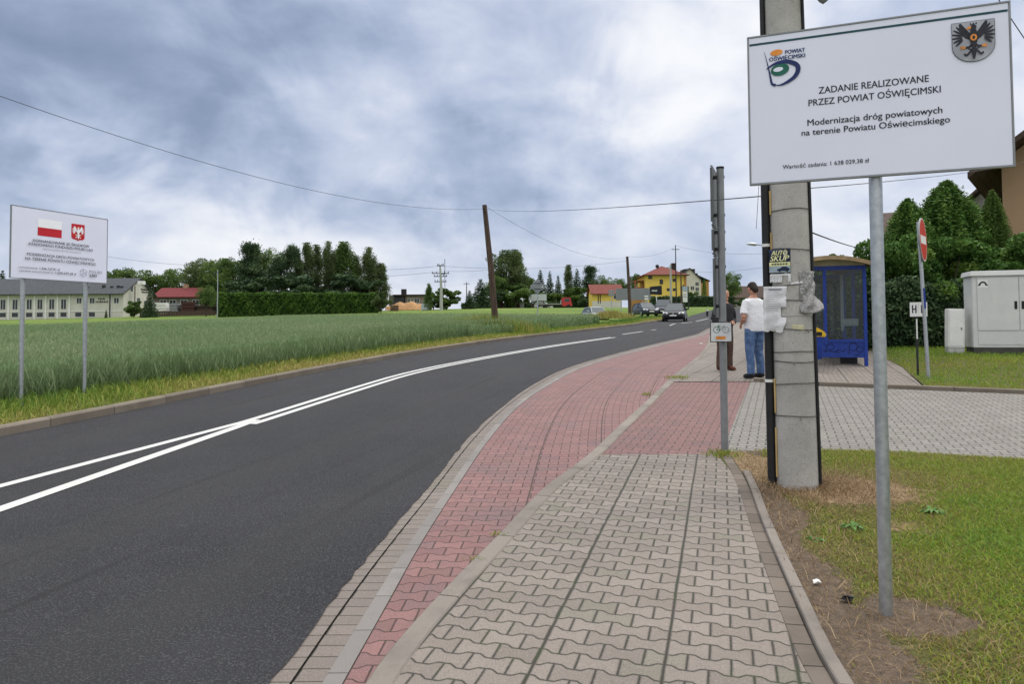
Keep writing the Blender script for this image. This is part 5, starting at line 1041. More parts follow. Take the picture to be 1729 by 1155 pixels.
    m = MB(); m.tube([(0, 0, -.5), (0, 0, h-.12)], [.11, .07], 10); m.tube([(0, 0, h-.14), (-.35, 0, h-.04), (-.7, 0, h)], .03, 8); m.build('pole', o, M_GREYP, smooth=True); m = MB(); m.tube([(-.68, 0, h), (-.8, 0, h+.02), (-1.1, 0, h+.05), (-1.3, 0, h+.05)], [.05, .10, .09, .04], 10, ell=.6); m.build('lamp_head', o, M_GALV, smooth=True)
    # low houses closing the end of the road
    b = base_at(1262, 505, 190); o = thing('far_house', 'low distant brown house closing the end of the road', 'house', b); gable_x(o, -5, 6, 0, 7, 3.2, 6.0, .4, R_BROWN, flat('far_wall', (.20, .15, .13), .9), -2); window(o, -3, 1, 1.2, 1.1, y=-.01)
posts()
# ================================================================== CARS
def car(label, loc, rz, paint, van=False, L_=4.2, W_=1.74, H_=1.46, group='cars parked and driving by the road'):
    o = thing('car', label, 'car', loc, rz, group); h = H_; bl = .92 if not van else 1.05
    # front is -y; stations: (y, half width, bottom, top)
    hood = .72 if not van else .85; x = L_/2
    st = [(-x, .62, .32, .55), (-x+.10, .74, .22, .68), (-x+.40, .84, .20, hood+.06), (-x+.95, .86, .19, bl-.03), (-.3, .87, .18, bl), (.9, .87, .18, bl+.02), (x-.45, .85, .2, bl+.02), (x-.10, .78, .25, bl-.08), (x, .68, .36, bl-.22)]
    m = MB(); V = []; ns = 10; k = W_/1.74
    for y, w, zb, zt in st:
        w *= k; V += [(-w*.88, y, zb), (-w, y, zb+.12), (-w*1.0, y, zb+(zt-zb)*.6), (-w*.93, y, zt-.03), (-w*.80, y, zt), (w*.80, y, zt), (w*.93, y, zt-.03), (w*1.0, y, zb+(zt-zb)*.6), (w, y, zb+.12), (w*.88, y, zb)]
    F = [(i*ns+j, (i+1)*ns+j, (i+1)*ns+(j+1) % ns, i*ns+(j+1) % ns) for i in range(len(st)-1) for j in range(ns)]+[tuple(range(ns)), tuple(range(len(V)-1, len(V)-ns-1, -1))]
    m.add(V, F); b = m.build('body', o, paint, smooth=True)
    # cabin: glass lower, painted roof and pillars
    f0, f1 = (-x+.85, -.35) if not van else (-x+.70, -.75); r0, r1 = (x-.10, x-.55)
    c = MB(); V = []
    for y, w, z in ((f0, .74, bl-.04), (f1, .60, h-.06), (.2, .60, h-.05), (r1, .58, h-.10), (r0, .72, bl-.02)):
        w *= k; V += [(-w, y, z), (w, y, z)]
    base = [(-.78*k, f0+.25, bl-.03), (.78*k, f0+.25, bl-.03), (-.78*k, r0-.2, bl), (.78*k, r0-.2, bl)]
    c.add(V+base, [(0, 1, 3, 2), (2, 3, 5, 4), (4, 5, 7, 6), (6, 7, 9, 8), (0, 2, 4, 6, 8, 12, 10), (1, 11, 13, 9, 7, 5, 3), (0, 10, 11, 1), (8, 9, 13, 12), (10, 12, 13, 11)]); gl = c.build('windows', o, m_carglass())
    r = MB(); w = .60*k
    r.add([(-w, f1, h-.055), (w, f1, h-.055), (w, r1, h-.095), (-w, r1, h-.095), (-w*.9, f1+.15, h), (w*.9, f1+.15, h), (w*.9, r1-.1, h-.03), (-w*.9, r1-.1, h-.03)], [(0, 1, 5, 4), (1, 2, 6, 5), (2, 3, 7, 6), (3, 0, 4, 7), (4, 5, 6, 7)]); 
    for e in (-1, 1):
        r.tube([(e*.755*k, f0, bl-.05), (e*.61*k, f1, h-.055)], .035, 6); r.tube([(e*.74*k, r0, bl-.03), (e*.60*k, r1, h-.09)], .06, 6); r.tube([(e*.785*k, .25, bl), (e*.615*k, .2, h-.06)], .03, 6); r.tube([(e*.61*k, f1, h-.055), (e*.605*k, .2, h-.045), (e*.59*k, r1, h-.09)], .035, 6)
    r.build('roof', o, paint)
    for e in (-1, 1):
        for yy in (-x+.80, x-.75):
            m = MB(); m.tube([(e*(.72*k), yy, .31), (e*(.885*k), yy, .31)], [.31, .31], 20, M_BLACK); t = m.build('wheel', o, smooth=True); m = MB(); m.tube([(e*(.884*k), yy, .31), (e*(.892*k), yy, .31)], [.20, .17], 14, M_GALV); m.build('rim', t, smooth=True)
        m = MB(); z0 = .60 if not van else .70; m.add([(e*.42*k, -x-.012, z0), (e*.80*k, -x+.20, z0+.03), (e*.82*k, -x+.30, z0+.16), (e*.45*k, -x+.06, z0+.13), (e*.42*k, -x+.2, z0), (e*.80*k, -x+.4, z0+.03), (e*.82*k, -x+.5, z0+.16), (e*.45*k, -x+.3, z0+.13)], [(0, 1, 2, 3), (4, 5, 6, 7), (0, 1, 5, 4), (1, 2, 6, 5), (2, 3, 7, 6), (3, 0, 4, 7)]); m.build('headlight', o, flat('headlight', (.75, .77, .8), .15))
        m = MB(); m.ball((e*.96*k, f0+.45, bl+.06), (.10, .06, .08)); m.build('wing_mirror', o, paint, smooth=True)
        m = MB(); m.b2((e*.56*k, x-.06, .62), (e*.74*k, x+.012, .86)); m.build('tail_light', o, flat('tail_light', (.3, .01, .012), .3))
    m = MB(); m.b2((-.44*k, -x-.012, .36), (.44*k, -x+.2, .50)); m.b2((-.34*k, -x-.006, .57), (.34*k, -x+.2, .66)); m.build('grille', o, M_BLACK); m = MB(); m.b2((-.26, -x-.03, .42), (.26, -x-.014, .53)); m.build('licence_plate', o, M_WHITE)
    m = MB(); m.prism(ell(0, .62, .055, .055, n=14), -x-.022, -x-.007); m.build('badge', o, M_GALV)
    return o
_cg = []
def m_carglass():
    if not _cg: t = NT('car_glass'); t.base((.05, .065, .075)); t.rough(.08); t.b.inputs['Specular IOR Level'].default_value = .35; _cg.append(t.mat)
    return _cg[0]
def m_paint(n, c):
    t = NT(n); t.base(c); t.rough(.4); t.b.inputs['Coat Weight'].default_value = .25; return t.mat
def cars():
    p = hit(1148, 545); p = base_at(1148, 545, p.y+5); a = math.radians(-17); car('dark hatchback with bright headlights driving towards the camera on the road', (p.x, p.y+1.6, p.z+.01), a, m_paint('black_car_paint', (.010, .011, .014)), L_=3.95, W_=1.70, H_=1.46)
    b = base_at(1121, 536, 80); car('dark violet people carrier parked on the verge beside the moving hatchback', b, math.radians(-14), m_paint('violet_car_paint', (.03, .03, .055)), True, 4.4, 1.84, 1.72)
    b = base_at(1089, 534, 79); car('dark blue hatchback parked left of the violet people carrier', b, math.radians(10), m_paint('blue_car_paint', (.022, .03, .045)), L_=4.1, W_=1.74, H_=1.44)
    b = base_at(1005, 531, 72); car('silver grey hatchback half hidden in the long grass left of the wooden pole', (b.x, b.y, b.z-.35), math.radians(14), m_paint('silver_car_paint', (.30, .34, .34)), L_=3.9, W_=1.68, H_=1.46)
    b = base_at(918, 523, 150); car('small white hatchback parked side-on on the far lawn', b, math.radians(78), m_paint('white_car_paint', (.68, .70, .72)), L_=3.7, W_=1.65, H_=1.44)
    b = base_at(956, 523, 146); o = thing('red_lorry', 'red flatbed lorry parked before the trees left of the yellow garage', 'lorry', b, math.radians(90)); rp = m_paint('red_lorry_paint', (.42, .022, .02))
    # local: front -y
    m = MB(); m.add([(-1, -1.1, .5), (1, -1.1, .5), (1, .9, .5), (-1, .9, .5), (-.98, -1.0, 1.35), (.98, -1.0, 1.35), (.9, -.75, 2.2), (-.9, -.75, 2.2), (.95, .9, 2.2), (-.95, .9, 2.2)], [(0, 1, 5, 4), (4, 5, 6, 7), (7, 6, 8, 9), (9, 8, 2, 3), (1, 2, 8, 6, 5), (0, 4, 7, 9, 3), (3, 2, 1, 0)]); c = m.build('cab', o, rp, bevel=.05)
    m = MB(); m.add([(-.86, -1.005, 1.4), (.86, -1.005, 1.4), (.8, -.79, 2.1), (-.8, -.79, 2.1)], [(0, 1, 2, 3)]); [m.b2((e*.955-.03, -.6, 1.4), (e*.955+.03, .4, 2.0)) for e in (-1, 1)]; m.build('windows', c, m_carglass())
    m = MB(); m.b2((-1.05, 1.0, .85), (1.05, 5.6, 1.0)); m.b2((-1.05, 1.0, 1.0), (1.05, 1.08, 1.7)); m.build('flatbed', o, flat('flatbed_pale', (.36, .36, .34), .7)); m = MB(); m.b2((-.4, .9, .55), (.4, 5.5, .84)); m.build('chassis', o, M_DARK)
    for e in (-1, 1):
        for yy in (-.4, 4.2): m = MB(); m.tube([(e*.72, yy, .42), (e*1.02, yy, .42)], .42, 18); m.build('wheel', o, M_BLACK)
        m = MB(); m.b2((e*.7-.14, -1.13, .62), (e*.7+.14, -1.09, .82)); m.build('headlight', c, flat('headlight', (.75, .77, .8), .15))
cars()
# ================================================================== OVERHEAD WIRES
def cable(label, a, b, sag, r=.008, n=40):
    a, b = Vector(a), Vector(b); m = MB(); m.tube([a+(b-a)*t-Vector((0, 0, 4*sag*t*(1-t))) for t in np.linspace(0, 1, n)], r, 5); o = m.build('overhead_cable', None, M_CONDUIT, smooth=True); tag(o, label, 'cable', 'overhead cables'); return o
def cables():
    tp = WT1-Vector((0, 0, .18)); cp = lambda u, v, d=6.05: P(u, v, d)
    cable('single black cable rising from the leaning wooden pole to the upper left corner', tp, P(-110, 122, 13), .75, .0065)
    cable('thin cable from the leaning wooden pole to the concrete pole', tp, cp(1288, 331), .12, .005)
    cable('cable sagging from the leaning wooden pole to the farther wooden pole', tp+Vector((.1, .1, .1)), WT2-Vector((0, 0, .1)), .9, .007)
    cable('cable from the concrete pole passing under the white board to the beige house', cp(1362, 318), P(1760, 263, 26), .12, .004)
    cable('cable from the concrete pole to the brown roofed house', cp(1362, 389), P(1500, 400, 45), .4, .007)
    cable('cable crossing the upper right corner behind the white board', P(1640, -75, 7), P(1810, 175, 8.5), .05, .005)
    t2 = WT2; m2 = P(1142, 415, 97); cable('faint cable from the farther wooden pole to the thin mast', t2, m2, .5, .010)
    cable('faint cable from the thin mast towards the right', m2, P(1290, 428, 70), .4, .012); cable('second faint cable from the mast towards the concrete pole', P(1142, 455, 97), P(1290, 451, 70), .4, .012)
    pm = P(744, 449, 110); cable('faint power line left of the crossarm pole, upper wire', pm, P(470, 447, 130), .8, .02); cable('faint power line left of the crossarm pole, lower wire', P(744, 458, 110), P(470, 462, 130), .8, .02)
    cable('faint power line right of the crossarm pole, upper wire', pm, P(1060, 440, 120), .8, .018); cable('faint power line right of the crossarm pole, lower wire', P(744, 457, 110), P(830, 455, 112), .2, .018)
    cable('faint power line behind the left board, reaching the birches', P(470, 447, 130), P(180, 433, 112), .8, .02); cable('loose thin wire hanging beside the black duct of the concrete pole', P(1282, 300, 6.0), P(1277, 386, 6.0), .0, .002, 6)
cables()
# ================================================================== VEGETATION
G_DECID = m_attr('broad_leaf_foliage', [(0, (.045, .088, .025)), (.5, (.098, .165, .042)), (1, (.17, .24, .07))], .42)
G_BIRCH = m_attr('birch_foliage', [(0, (.045, .072, .026)), (.5, (.09, .13, .046)), (1, (.17, .215, .09))], .42)
G_CONI = m_attr('conifer_foliage', [(0, (.023, .05, .025)), (.5, (.05, .09, .039)), (1, (.09, .14, .058))], .15)
G_THUJA = m_attr('thuja_foliage', [(0, (.028, .075, .014)), (.45, (.068, .15, .028)), (1, (.17, .27, .055))], .2)
G_HEDGE = m_attr('hedge_foliage', [(0, (.03, .07, .014)), (.5, (.065, .135, .022)), (1, (.12, .21, .036))], .2)
G_LIGHT = m_attr('light_green_foliage', [(0, (.04, .075, .016)), (.5, (.075, .13, .024)), (1, (.13, .19, .04))])
M_BARK = m_wood('dark_bark', (.03, .024, .018), (.08, .065, .05)); M_BIRCHB = flat('birch_bark', (.36, .34, .31), .9, 0, .4, 5)
def quads(C, size, rng, up=0.0, elong=1.0):
    """leaf cards at centres C"""
    n = len(C); N = rng.normal(size=(n, 3)); N[:, 2] += up; N /= np.linalg.norm(N, axis=1)[:, None]
    A = np.cross(N, rng.normal(size=(n, 3))); A /= np.linalg.norm(A, axis=1)[:, None]; B = np.cross(N, A)
    s = (size*rng.uniform(.6, 1.4, n))[:, None]; A *= s; B *= s*elong
    V = np.stack([C-A*.5, C-B*.35+A*.1, C+A*.6, C+B*.35+A*.1], 1).reshape(-1, 3); return V, np.arange(4*n).reshape(n, 4)
def crown_points(kind, rng, n):
    """unit tree, height 1; returns leaf centres, tone, leaf size, list of clump centres"""
    if kind in ('broad', 'bush', 'oak'):
        k = 46 if kind != 'bush' else 34; cz, rz_, rx = {'broad': (.60, .40, .34), 'oak': (.62, .36, .46), 'bush': (.48, .50, .52)}[kind]
        D = rng.normal(size=(k, 3)); D /= np.linalg.norm(D, axis=1)[:, None]; R = rng.uniform(.45, .92, k)[:, None]; K = D*R*np.array([rx, rx, rz_])+[0, 0, cz]
        K[:, :2] *= (1+.25*rng.normal(size=(k, 1))*.5); i = rng.integers(0, k, n); sg = rng.uniform(.06, .13, k)
        off = rng.normal(size=(n, 3)); off /= np.linalg.norm(off, axis=1)[:, None]; off *= (rng.uniform(.35, 1, n)**.5)[:, None]
        C = K[i]+off*sg[i][:, None]*np.array([1.15, 1.15, .85]); t = .5+.22*rng.normal(size=k)[i]+.15*rng.normal(size=n); C[:, 2] = np.maximum(C[:, 2], .02 if kind == 'bush' else .1); return C, t, .024 if kind != 'bush' else .046, K
    if kind == 'birch':
        k = 64; z = rng.uniform(.16, .97, k); rr = .19*(1.02-z)**.62*np.minimum(1, z*3.2)+.006; a = rng.uniform(0, 2*PI, k); q = rng.uniform(.25, 1.1, k)
        K = np.stack([rr*q*np.cos(a), rr*q*np.sin(a), z], 1); i = rng.integers(0, k, n); off = rng.normal(size=(n, 3))*np.array([.024, .024, .045]); off[:, 2] -= np.abs(rng.normal(size=n))*.03
        C = K[i]+off; C[:, 2] = np.clip(C[:, 2], .05, 1.0); t = .5+.24*rng.normal(size=k)[i]+.15*rng.normal(size=n); return C, t, .0185, K
    if kind == 'pine':
        k = 40; z = rng.uniform(.38, .97, k); rr = .20*np.sqrt(np.clip(1.03-z, 0, 1)/.65)+.02; a = rng.uniform(0, 2*PI, k); q = rng.uniform(.2, 1.05, k); K = np.stack([rr*q*np.cos(a), rr*q*np.sin(a), z], 1)
        i = rng.integers(0, k, n); C = K[i]+rng.normal(size=(n, 3))*np.array([.045, .045, .028]); t = .5+.25*rng.normal(size=k)[i]+.15*rng.normal(size=n); return C, t, .021, K
    if kind == 'spruce':
        lv = 20; br = []; 
        for j in range(lv):
            z = .06+.93*j/lv; R = .23*(1-z)**.9+.012; nb = max(4, int(15*(1-z)+4))
            for b in range(nb): a = 2*PI*(b+rng.uniform(-.3, .3))/nb; br.append((a, z, R*rng.uniform(.75, 1.15)))
        br = np.array(br); w = br[:, 2]/br[:, 2].sum(); i = rng.choice(len(br), n, p=w); s = rng.uniform(.08, 1, n)**.7; a = br[i, 0]+rng.normal(size=n)*.09; r = br[i, 2]*s
        C = np.stack([r*np.cos(a), r*np.sin(a), br[i, 1]-.28*r+.05*r*s+rng.normal(size=n)*.009], 1); C[:, 2] = np.maximum(.02, C[:, 2]); t = .35+.3*s+.15*rng.normal(size=n); return C, t, .022, None  # tone gets lighter towards the branch tips
    if kind == 'thuja':
        z = rng.uniform(0, 1, n)**.85; a = rng.uniform(0, 2*PI, n); lob = 1+.14*np.sin(5*a+7*z)+.10*np.sin(11*a-13*z)+.07*np.sin(23*a+31*z); R = .24*np.power(np.clip(1-z, 0, 1), .62)*np.clip(.75+2*z, 0, 1)*lob
        dep = rng.beta(5, 1.3, n); r = R*dep*(1+.10*rng.normal(size=n)); C = np.stack([r*np.cos(a), r*np.sin(a), z+rng.normal(size=n)*.012], 1); C[:, 2] = np.clip(C[:, 2], .0, 1.02); t = .42+.9*(lob-1)+.30*(dep-.8)+.19*rng.normal(size=n); return C, t, .021, None  # tone is lighter on the lobes and outer leaves, darker in the hollows
_crown = {}
def crown_mesh(kind, var, n, mat, size=None):
    key = (kind, var, n, mat.name)
    if key not in _crown:
        rng = np.random.default_rng(sum(map(ord, kind))*31+var); C, t, s, K = crown_points(kind, rng, n); V, F = quads(C, size or s, rng, .3 if kind != 'thuja' else 0, 1.0 if kind != 'thuja' else .55)
        if kind == 'thuja': # upright flat sprays
            pass
        o = np_mesh('crown', V, F, mat, None, np.repeat(np.clip(t, 0, 1), 4)); me = o.data; bpy.data.objects.remove(o)
        tm = MB(); r0 = {'birch': .013, 'thuja': .02, 'spruce': .016, 'pine': .018, 'bush': .02}.get(kind, .024)
        tp = .93 if kind in ('birch', 'spruce', 'thuja', 'pine') else .62
        tm.tube([(0, 0, -.06), (.004, 0, .1), (-.006, .004, tp*.5), (.005, -.004, tp)], [r0*1.25, r0, r0*.7, r0*.2], 8)
        if K is not None:
            for q in K[:14]: z0 = max(.12, min(tp*.9, q[2]-.22)) if kind != 'bush' else .08; tm.tube([(0, 0, z0), (q[0]*.5, q[1]*.5, (z0+q[2])/2+.01), tuple(q)], [r0*.45, r0*.3, r0*.1], 5)
        to = tm.build('trunk', None, M_BIRCHB if kind == 'birch' else M_BARK, smooth=True); tme = to.data; bpy.data.objects.remove(to); _crown[key] = (me, tme)
    return _crown[key]
def tree(name, label, kind, u, vtop, d, wpx, mat, var=0, n=11000, group=None, sink=.1, cat=None, vb=None, size=None):
    x = P(u, 540, d).x; zb = g(x, d)-sink; h = 1.6+(CAMH*0)+(ray(u, vtop).z)*d-zb; kw = {'broad': .74, 'oak': 1.0, 'bush': 1.12, 'birch': .36, 'pine': .46, 'spruce': .46, 'thuja': .50}[kind]
    me, tme = crown_mesh(kind, var, n, mat, size); o = thing(name, label, cat or ('bush' if kind == 'bush' else 'tree'), (x, d, zb), random.uniform(0, 6.28), group or ('bushes' if kind == 'bush' else 'distant trees')); w = wpx/FPX*d/kw
    for nm, q in (('crown', me), ('trunk', tme)):
        c = bpy.data.objects.new(nm, q); COL.objects.link(c); c.parent = o; c.scale = (w, w, h*.985)
    return o
def hedge(name, label, p0, p1, depth, z1, mat, n, size, seed, z0=-.1, cat='hedge'):
    """clipped hedge between two ground points"""
    p0, p1 = Vector(p0), Vector(p1); L_ = (p1-p0).length; a = math.atan2(p1.y-p0.y, p1.x-p0.x); zb = min(g(*p0), g(*p1)); rng = np.random.default_rng(seed); o = thing(name, label, cat, (p0.x, p0.y, zb), a)
    m = MB(); m.b2((.15, .12, -.3), (L_-.15, depth-.12, z1-.15)); m.build('dark_core', o, flat('hedge_interior', (.012, .02, .008), .95))  # solid core box; shade between the leaves is put into its dark colour
    ar = np.array([L_*z1, L_*depth, depth*z1, depth*z1, L_*z1*.35]); i = rng.choice(5, n, p=ar/ar.sum()); a_, b_ = rng.uniform(0, 1, n), rng.uniform(0, 1, n); C = np.zeros((n, 3))
    C[:, 0] = np.select([i == 2, i == 3], [0, L_], a_*L_); C[:, 1] = np.select([i == 0, i == 4, i == 1], [0, depth, b_*depth], a_*depth); C[:, 2] = np.where(i == 1, z1, z0+b_*(z1-z0))
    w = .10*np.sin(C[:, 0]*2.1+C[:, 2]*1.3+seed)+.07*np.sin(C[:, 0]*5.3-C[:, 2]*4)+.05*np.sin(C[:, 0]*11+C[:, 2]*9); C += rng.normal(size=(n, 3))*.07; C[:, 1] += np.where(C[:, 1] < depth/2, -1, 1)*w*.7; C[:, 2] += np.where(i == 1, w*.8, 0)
    V, F = quads(C, size, rng); t = .45+1.6*w+.18*rng.normal(size=n); np_mesh('foliage', V, F, mat, o, np.repeat(np.clip(t, 0, 1), 4)); return o  # leaves on the bulges get a lighter tone, those in hollows a darker one
def far_trees():
    gt = 'trees behind the wheat field'
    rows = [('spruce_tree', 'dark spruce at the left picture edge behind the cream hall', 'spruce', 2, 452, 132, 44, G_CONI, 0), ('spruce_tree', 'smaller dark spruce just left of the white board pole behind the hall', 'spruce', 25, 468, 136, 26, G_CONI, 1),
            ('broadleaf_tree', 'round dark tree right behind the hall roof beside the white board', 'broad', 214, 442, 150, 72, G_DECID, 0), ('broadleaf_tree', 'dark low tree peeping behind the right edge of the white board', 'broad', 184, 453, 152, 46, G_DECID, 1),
            ('broadleaf_tree', 'bright green round tree between the hall gable and the red roof', 'oak', 262, 453, 155, 84, G_LIGHT, 0), ('broadleaf_tree', 'mid green tree above the red roof', 'oak', 306, 446, 158, 92, G_DECID, 1), ('broadleaf_tree', 'feathery tall tree at the left end of the birch row', 'broad', 336, 429, 150, 70, G_BIRCH, 2),
            ('broadleaf_tree', 'feathery tall tree second from the left in the birch row', 'broad', 364, 428, 146, 70, G_DECID, 2), ('broadleaf_tree', 'low spreading tree at the left corner of the tall hedge', 'oak', 348, 478, 106, 42, G_DECID, 0), ('broadleaf_tree', 'green tree above the left end of the hedge', 'broad', 393, 424, 128, 64, G_DECID, 0),
            ('pine_tree', 'tall dark pine with top above its neighbours over the hedge', 'pine', 421, 408, 124, 50, G_CONI, 0), ('birch_tree', 'pale topped birch beside the tall dark pine', 'birch', 431, 411, 127, 36, G_BIRCH, 0), ('broadleaf_tree', 'dense green tree right of the tall dark pine', 'broad', 455, 415, 130, 54, G_DECID, 1),
            ('pine_tree', 'dark pine left of the gap in the birch row', 'pine', 474, 430, 124, 50, G_CONI, 1), ('pine_tree', 'slim dark pine beside the gap in the birch row', 'pine', 491, 412, 122, 42, G_CONI, 2), ('birch_tree', 'short birch right at the gap in the row', 'birch', 504, 426, 122, 24, G_BIRCH, 1),
            ('birch_tree', 'dark birch first right of the gap', 'birch', 520, 408, 118, 38, G_BIRCH, 2), ('birch_tree', 'birch second right of the gap', 'birch', 536, 412, 120, 36, G_BIRCH, 0), ('birch_tree', 'tall thin birch in the middle of the right group', 'birch', 555, 406, 118, 36, G_BIRCH, 1), ('birch_tree', 'birch filling the back of the right group', 'birch', 568, 420, 126, 44, G_BIRCH, 0),
            ('birch_tree', 'broad dense birch with the greenest crown of the right group', 'birch', 582, 407, 119, 52, G_DECID, 2), ('birch_tree', 'low birch between the dense one and the last tall one', 'birch', 602, 430, 121, 40, G_BIRCH, 0), ('birch_tree', 'last tall birch before the open sky', 'birch', 624, 416, 118, 42, G_BIRCH, 1), ('birch_tree', 'drooping low birch at the right end of the row', 'birch', 642, 443, 119, 38, G_BIRCH, 2),
            ('bush', 'dark undergrowth bush above the left half of the hedge', 'bush', 420, 462, 116, 110, G_CONI, 0), ('bush', 'dark undergrowth bush above the middle of the hedge', 'bush', 505, 456, 116, 120, G_CONI, 1), ('bush', 'dark undergrowth bush above the right end of the hedge', 'bush', 592, 456, 116, 125, G_CONI, 0), ('bush', 'dark olive bush at the right end of the tall hedge', 'bush', 643, 484, 100, 34, G_BIRCH, 1),
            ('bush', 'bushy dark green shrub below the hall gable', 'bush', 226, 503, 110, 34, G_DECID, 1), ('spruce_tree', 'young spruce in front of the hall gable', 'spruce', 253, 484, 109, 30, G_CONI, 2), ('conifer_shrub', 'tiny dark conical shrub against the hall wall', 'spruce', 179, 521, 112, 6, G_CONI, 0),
            ('columnar_tree', 'slim dark tree left of the crossarm pole', 'birch', 724, 478, 112, 18, G_DECID, 1), ('bush', 'broad light green bush behind the crossarm pole', 'bush', 754, 482, 117, 58, G_LIGHT, 0), ('bush', 'darker green bush at the foot of the crossarm pole', 'bush', 732, 488, 116, 40, G_DECID, 0), ('spruce_tree', 'small dark spruce beside the distant bare pole', 'spruce', 793, 488, 120, 26, G_CONI, 1),
            ('spruce_tree', 'wide dark conifer left of the leaning pole', 'spruce', 812, 468, 138, 50, G_CONI, 2), ('birch_tree', 'huge weeping birch towering behind the leaning pole', 'broad', 856, 411, 150, 76, G_BIRCH, 0), ('birch_tree', 'weeping birch forming the right side of the huge group', 'birch', 872, 420, 152, 44, G_BIRCH, 2), ('broadleaf_tree', 'green tree at the foot of the huge weeping birch', 'broad', 842, 462, 146, 52, G_DECID, 1),
            ('bush', 'wide dark bush at the foot of the huge weeping birch', 'bush', 868, 470, 147, 74, G_DECID, 1), ('bush', 'dark bush behind the leaning pole', 'bush', 830, 482, 144, 56, G_CONI, 0),
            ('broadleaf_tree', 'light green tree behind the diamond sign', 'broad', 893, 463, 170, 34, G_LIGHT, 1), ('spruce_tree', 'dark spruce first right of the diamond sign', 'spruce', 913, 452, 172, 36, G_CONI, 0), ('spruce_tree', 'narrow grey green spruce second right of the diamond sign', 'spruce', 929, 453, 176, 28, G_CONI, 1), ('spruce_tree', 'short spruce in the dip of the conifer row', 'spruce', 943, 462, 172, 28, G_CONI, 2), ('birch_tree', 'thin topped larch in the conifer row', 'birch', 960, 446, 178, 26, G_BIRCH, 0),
            ('spruce_tree', 'pointed spruce right of the larch', 'spruce', 975, 449, 172, 34, G_CONI, 1), ('spruce_tree', 'dark ragged spruce above the red roof of the yellow garage', 'pine', 997, 448, 176, 34, G_CONI, 0), ('broadleaf_tree', 'round dark tree behind the yellow garage', 'oak', 1022, 461, 178, 40, G_DECID, 0), ('broadleaf_tree', 'lighter tree behind the billboard', 'oak', 1045, 466, 180, 40, G_DECID, 1), ('broadleaf_tree', 'dark tree left of the yellow house', 'oak', 1072, 459, 178, 44, G_DECID, 2),
            ('bush', 'large light green bush behind the red lorry', 'bush', 965, 479, 160, 62, G_LIGHT, 1), ('bush', 'green bush between white board and lorry', 'bush', 925, 492, 162, 50, G_DECID, 0), ('bush', 'dark bush left of the yellow garage', 'bush', 990, 494, 150, 34, G_CONI, 1),
            ('broadleaf_tree', 'round clipped green tree at the end of the road', 'broad', 1235, 457, 150, 40, G_DECID, 1), ('bush', 'low dark bush at the end of the road left of the brown house', 'bush', 1232, 497, 140, 40, G_CONI, 0), ('bush', 'low green bush at the end of the road before the brown house', 'bush', 1262, 500, 150, 44, G_DECID, 1), ('thuja_tree', 'small thuja beside the white house wall', 'thuja', 1190, 470, 150, 14, G_THUJA, 0), ('bush', 'green bush in front of the white house', 'bush', 1170, 488, 148, 34, G_DECID, 1)]
    for r in rows: tree(*r)
    hp = lambda u, d: (P(u, 530, d).x, d)
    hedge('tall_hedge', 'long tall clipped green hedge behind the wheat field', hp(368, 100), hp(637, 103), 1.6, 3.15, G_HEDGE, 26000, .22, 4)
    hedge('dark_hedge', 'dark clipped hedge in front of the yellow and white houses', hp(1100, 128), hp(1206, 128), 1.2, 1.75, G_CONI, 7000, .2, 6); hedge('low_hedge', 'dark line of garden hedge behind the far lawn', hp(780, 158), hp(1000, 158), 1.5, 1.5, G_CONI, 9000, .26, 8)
far_trees()
def near_thujas():
    rows = [('thuja with spiky top nearest the bus shelter', 1537, 336, 21.6, 125, 0, G_THUJA), ('tallest thuja of the group on the right', 1604, 306, 22.4, 165, 1, G_THUJA), ('slim light green thuja beside the beige house', 1682, 322, 22.0, 78, 2, G_LIGHT), ('thuja filling the gap between the spiky and the tallest one', 1572, 352, 22.8, 125, 2, G_THUJA), ('thuja between the tallest one and the slim light one', 1642, 340, 23, 125, 0, G_THUJA)]
    for l, u, v, d, w, k, mt in rows: tree('thuja_tree', l, 'thuja', u, v, d, w*1.45, mt, k, 42000, 'thujas by the beige house', size=.0145)
    for l, u, v, d, w, k, mt, kd in (('bushy thuja hedge plant right behind the thin board pole', 1515, 384, 20.6, 130, 1, G_THUJA, 'bush'), ('round bushy thuja behind the no-entry sign', 1590, 392, 20.8, 150, 0, G_THUJA, 'bush'), ('light green bushy thuja above the telecom cabinet', 1665, 376, 20.9, 160, 1, G_THUJA, 'bush'), ('bushy thuja filling the mass below the spiky thuja', 1552, 376, 21.3, 120, 1, G_THUJA, 'bush'), ('bushy thuja filling the mass below the tallest thuja', 1628, 366, 21.4, 125, 0, G_THUJA, 'bush'), ('bushy thuja at the right picture edge', 1752, 392, 20.8, 150, 0, G_THUJA, 'bush'),
                                     ('yellow green bush behind the right end of the shelter roof', 1452, 415, 24, 90, 1, G_LIGHT, 'bush'), ('small bush behind the left end of the shelter roof', 1385, 414, 26, 70, 0, G_DECID, 'bush')): tree('thuja_bush', l, kd, u, v, d, w*1.55, mt, k, 40000, cat='bush', size=.028)
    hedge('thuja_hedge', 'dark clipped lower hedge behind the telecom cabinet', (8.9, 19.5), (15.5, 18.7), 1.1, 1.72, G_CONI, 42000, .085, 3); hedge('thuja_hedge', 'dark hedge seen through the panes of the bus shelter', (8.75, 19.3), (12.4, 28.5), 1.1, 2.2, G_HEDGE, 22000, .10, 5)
near_thujas()
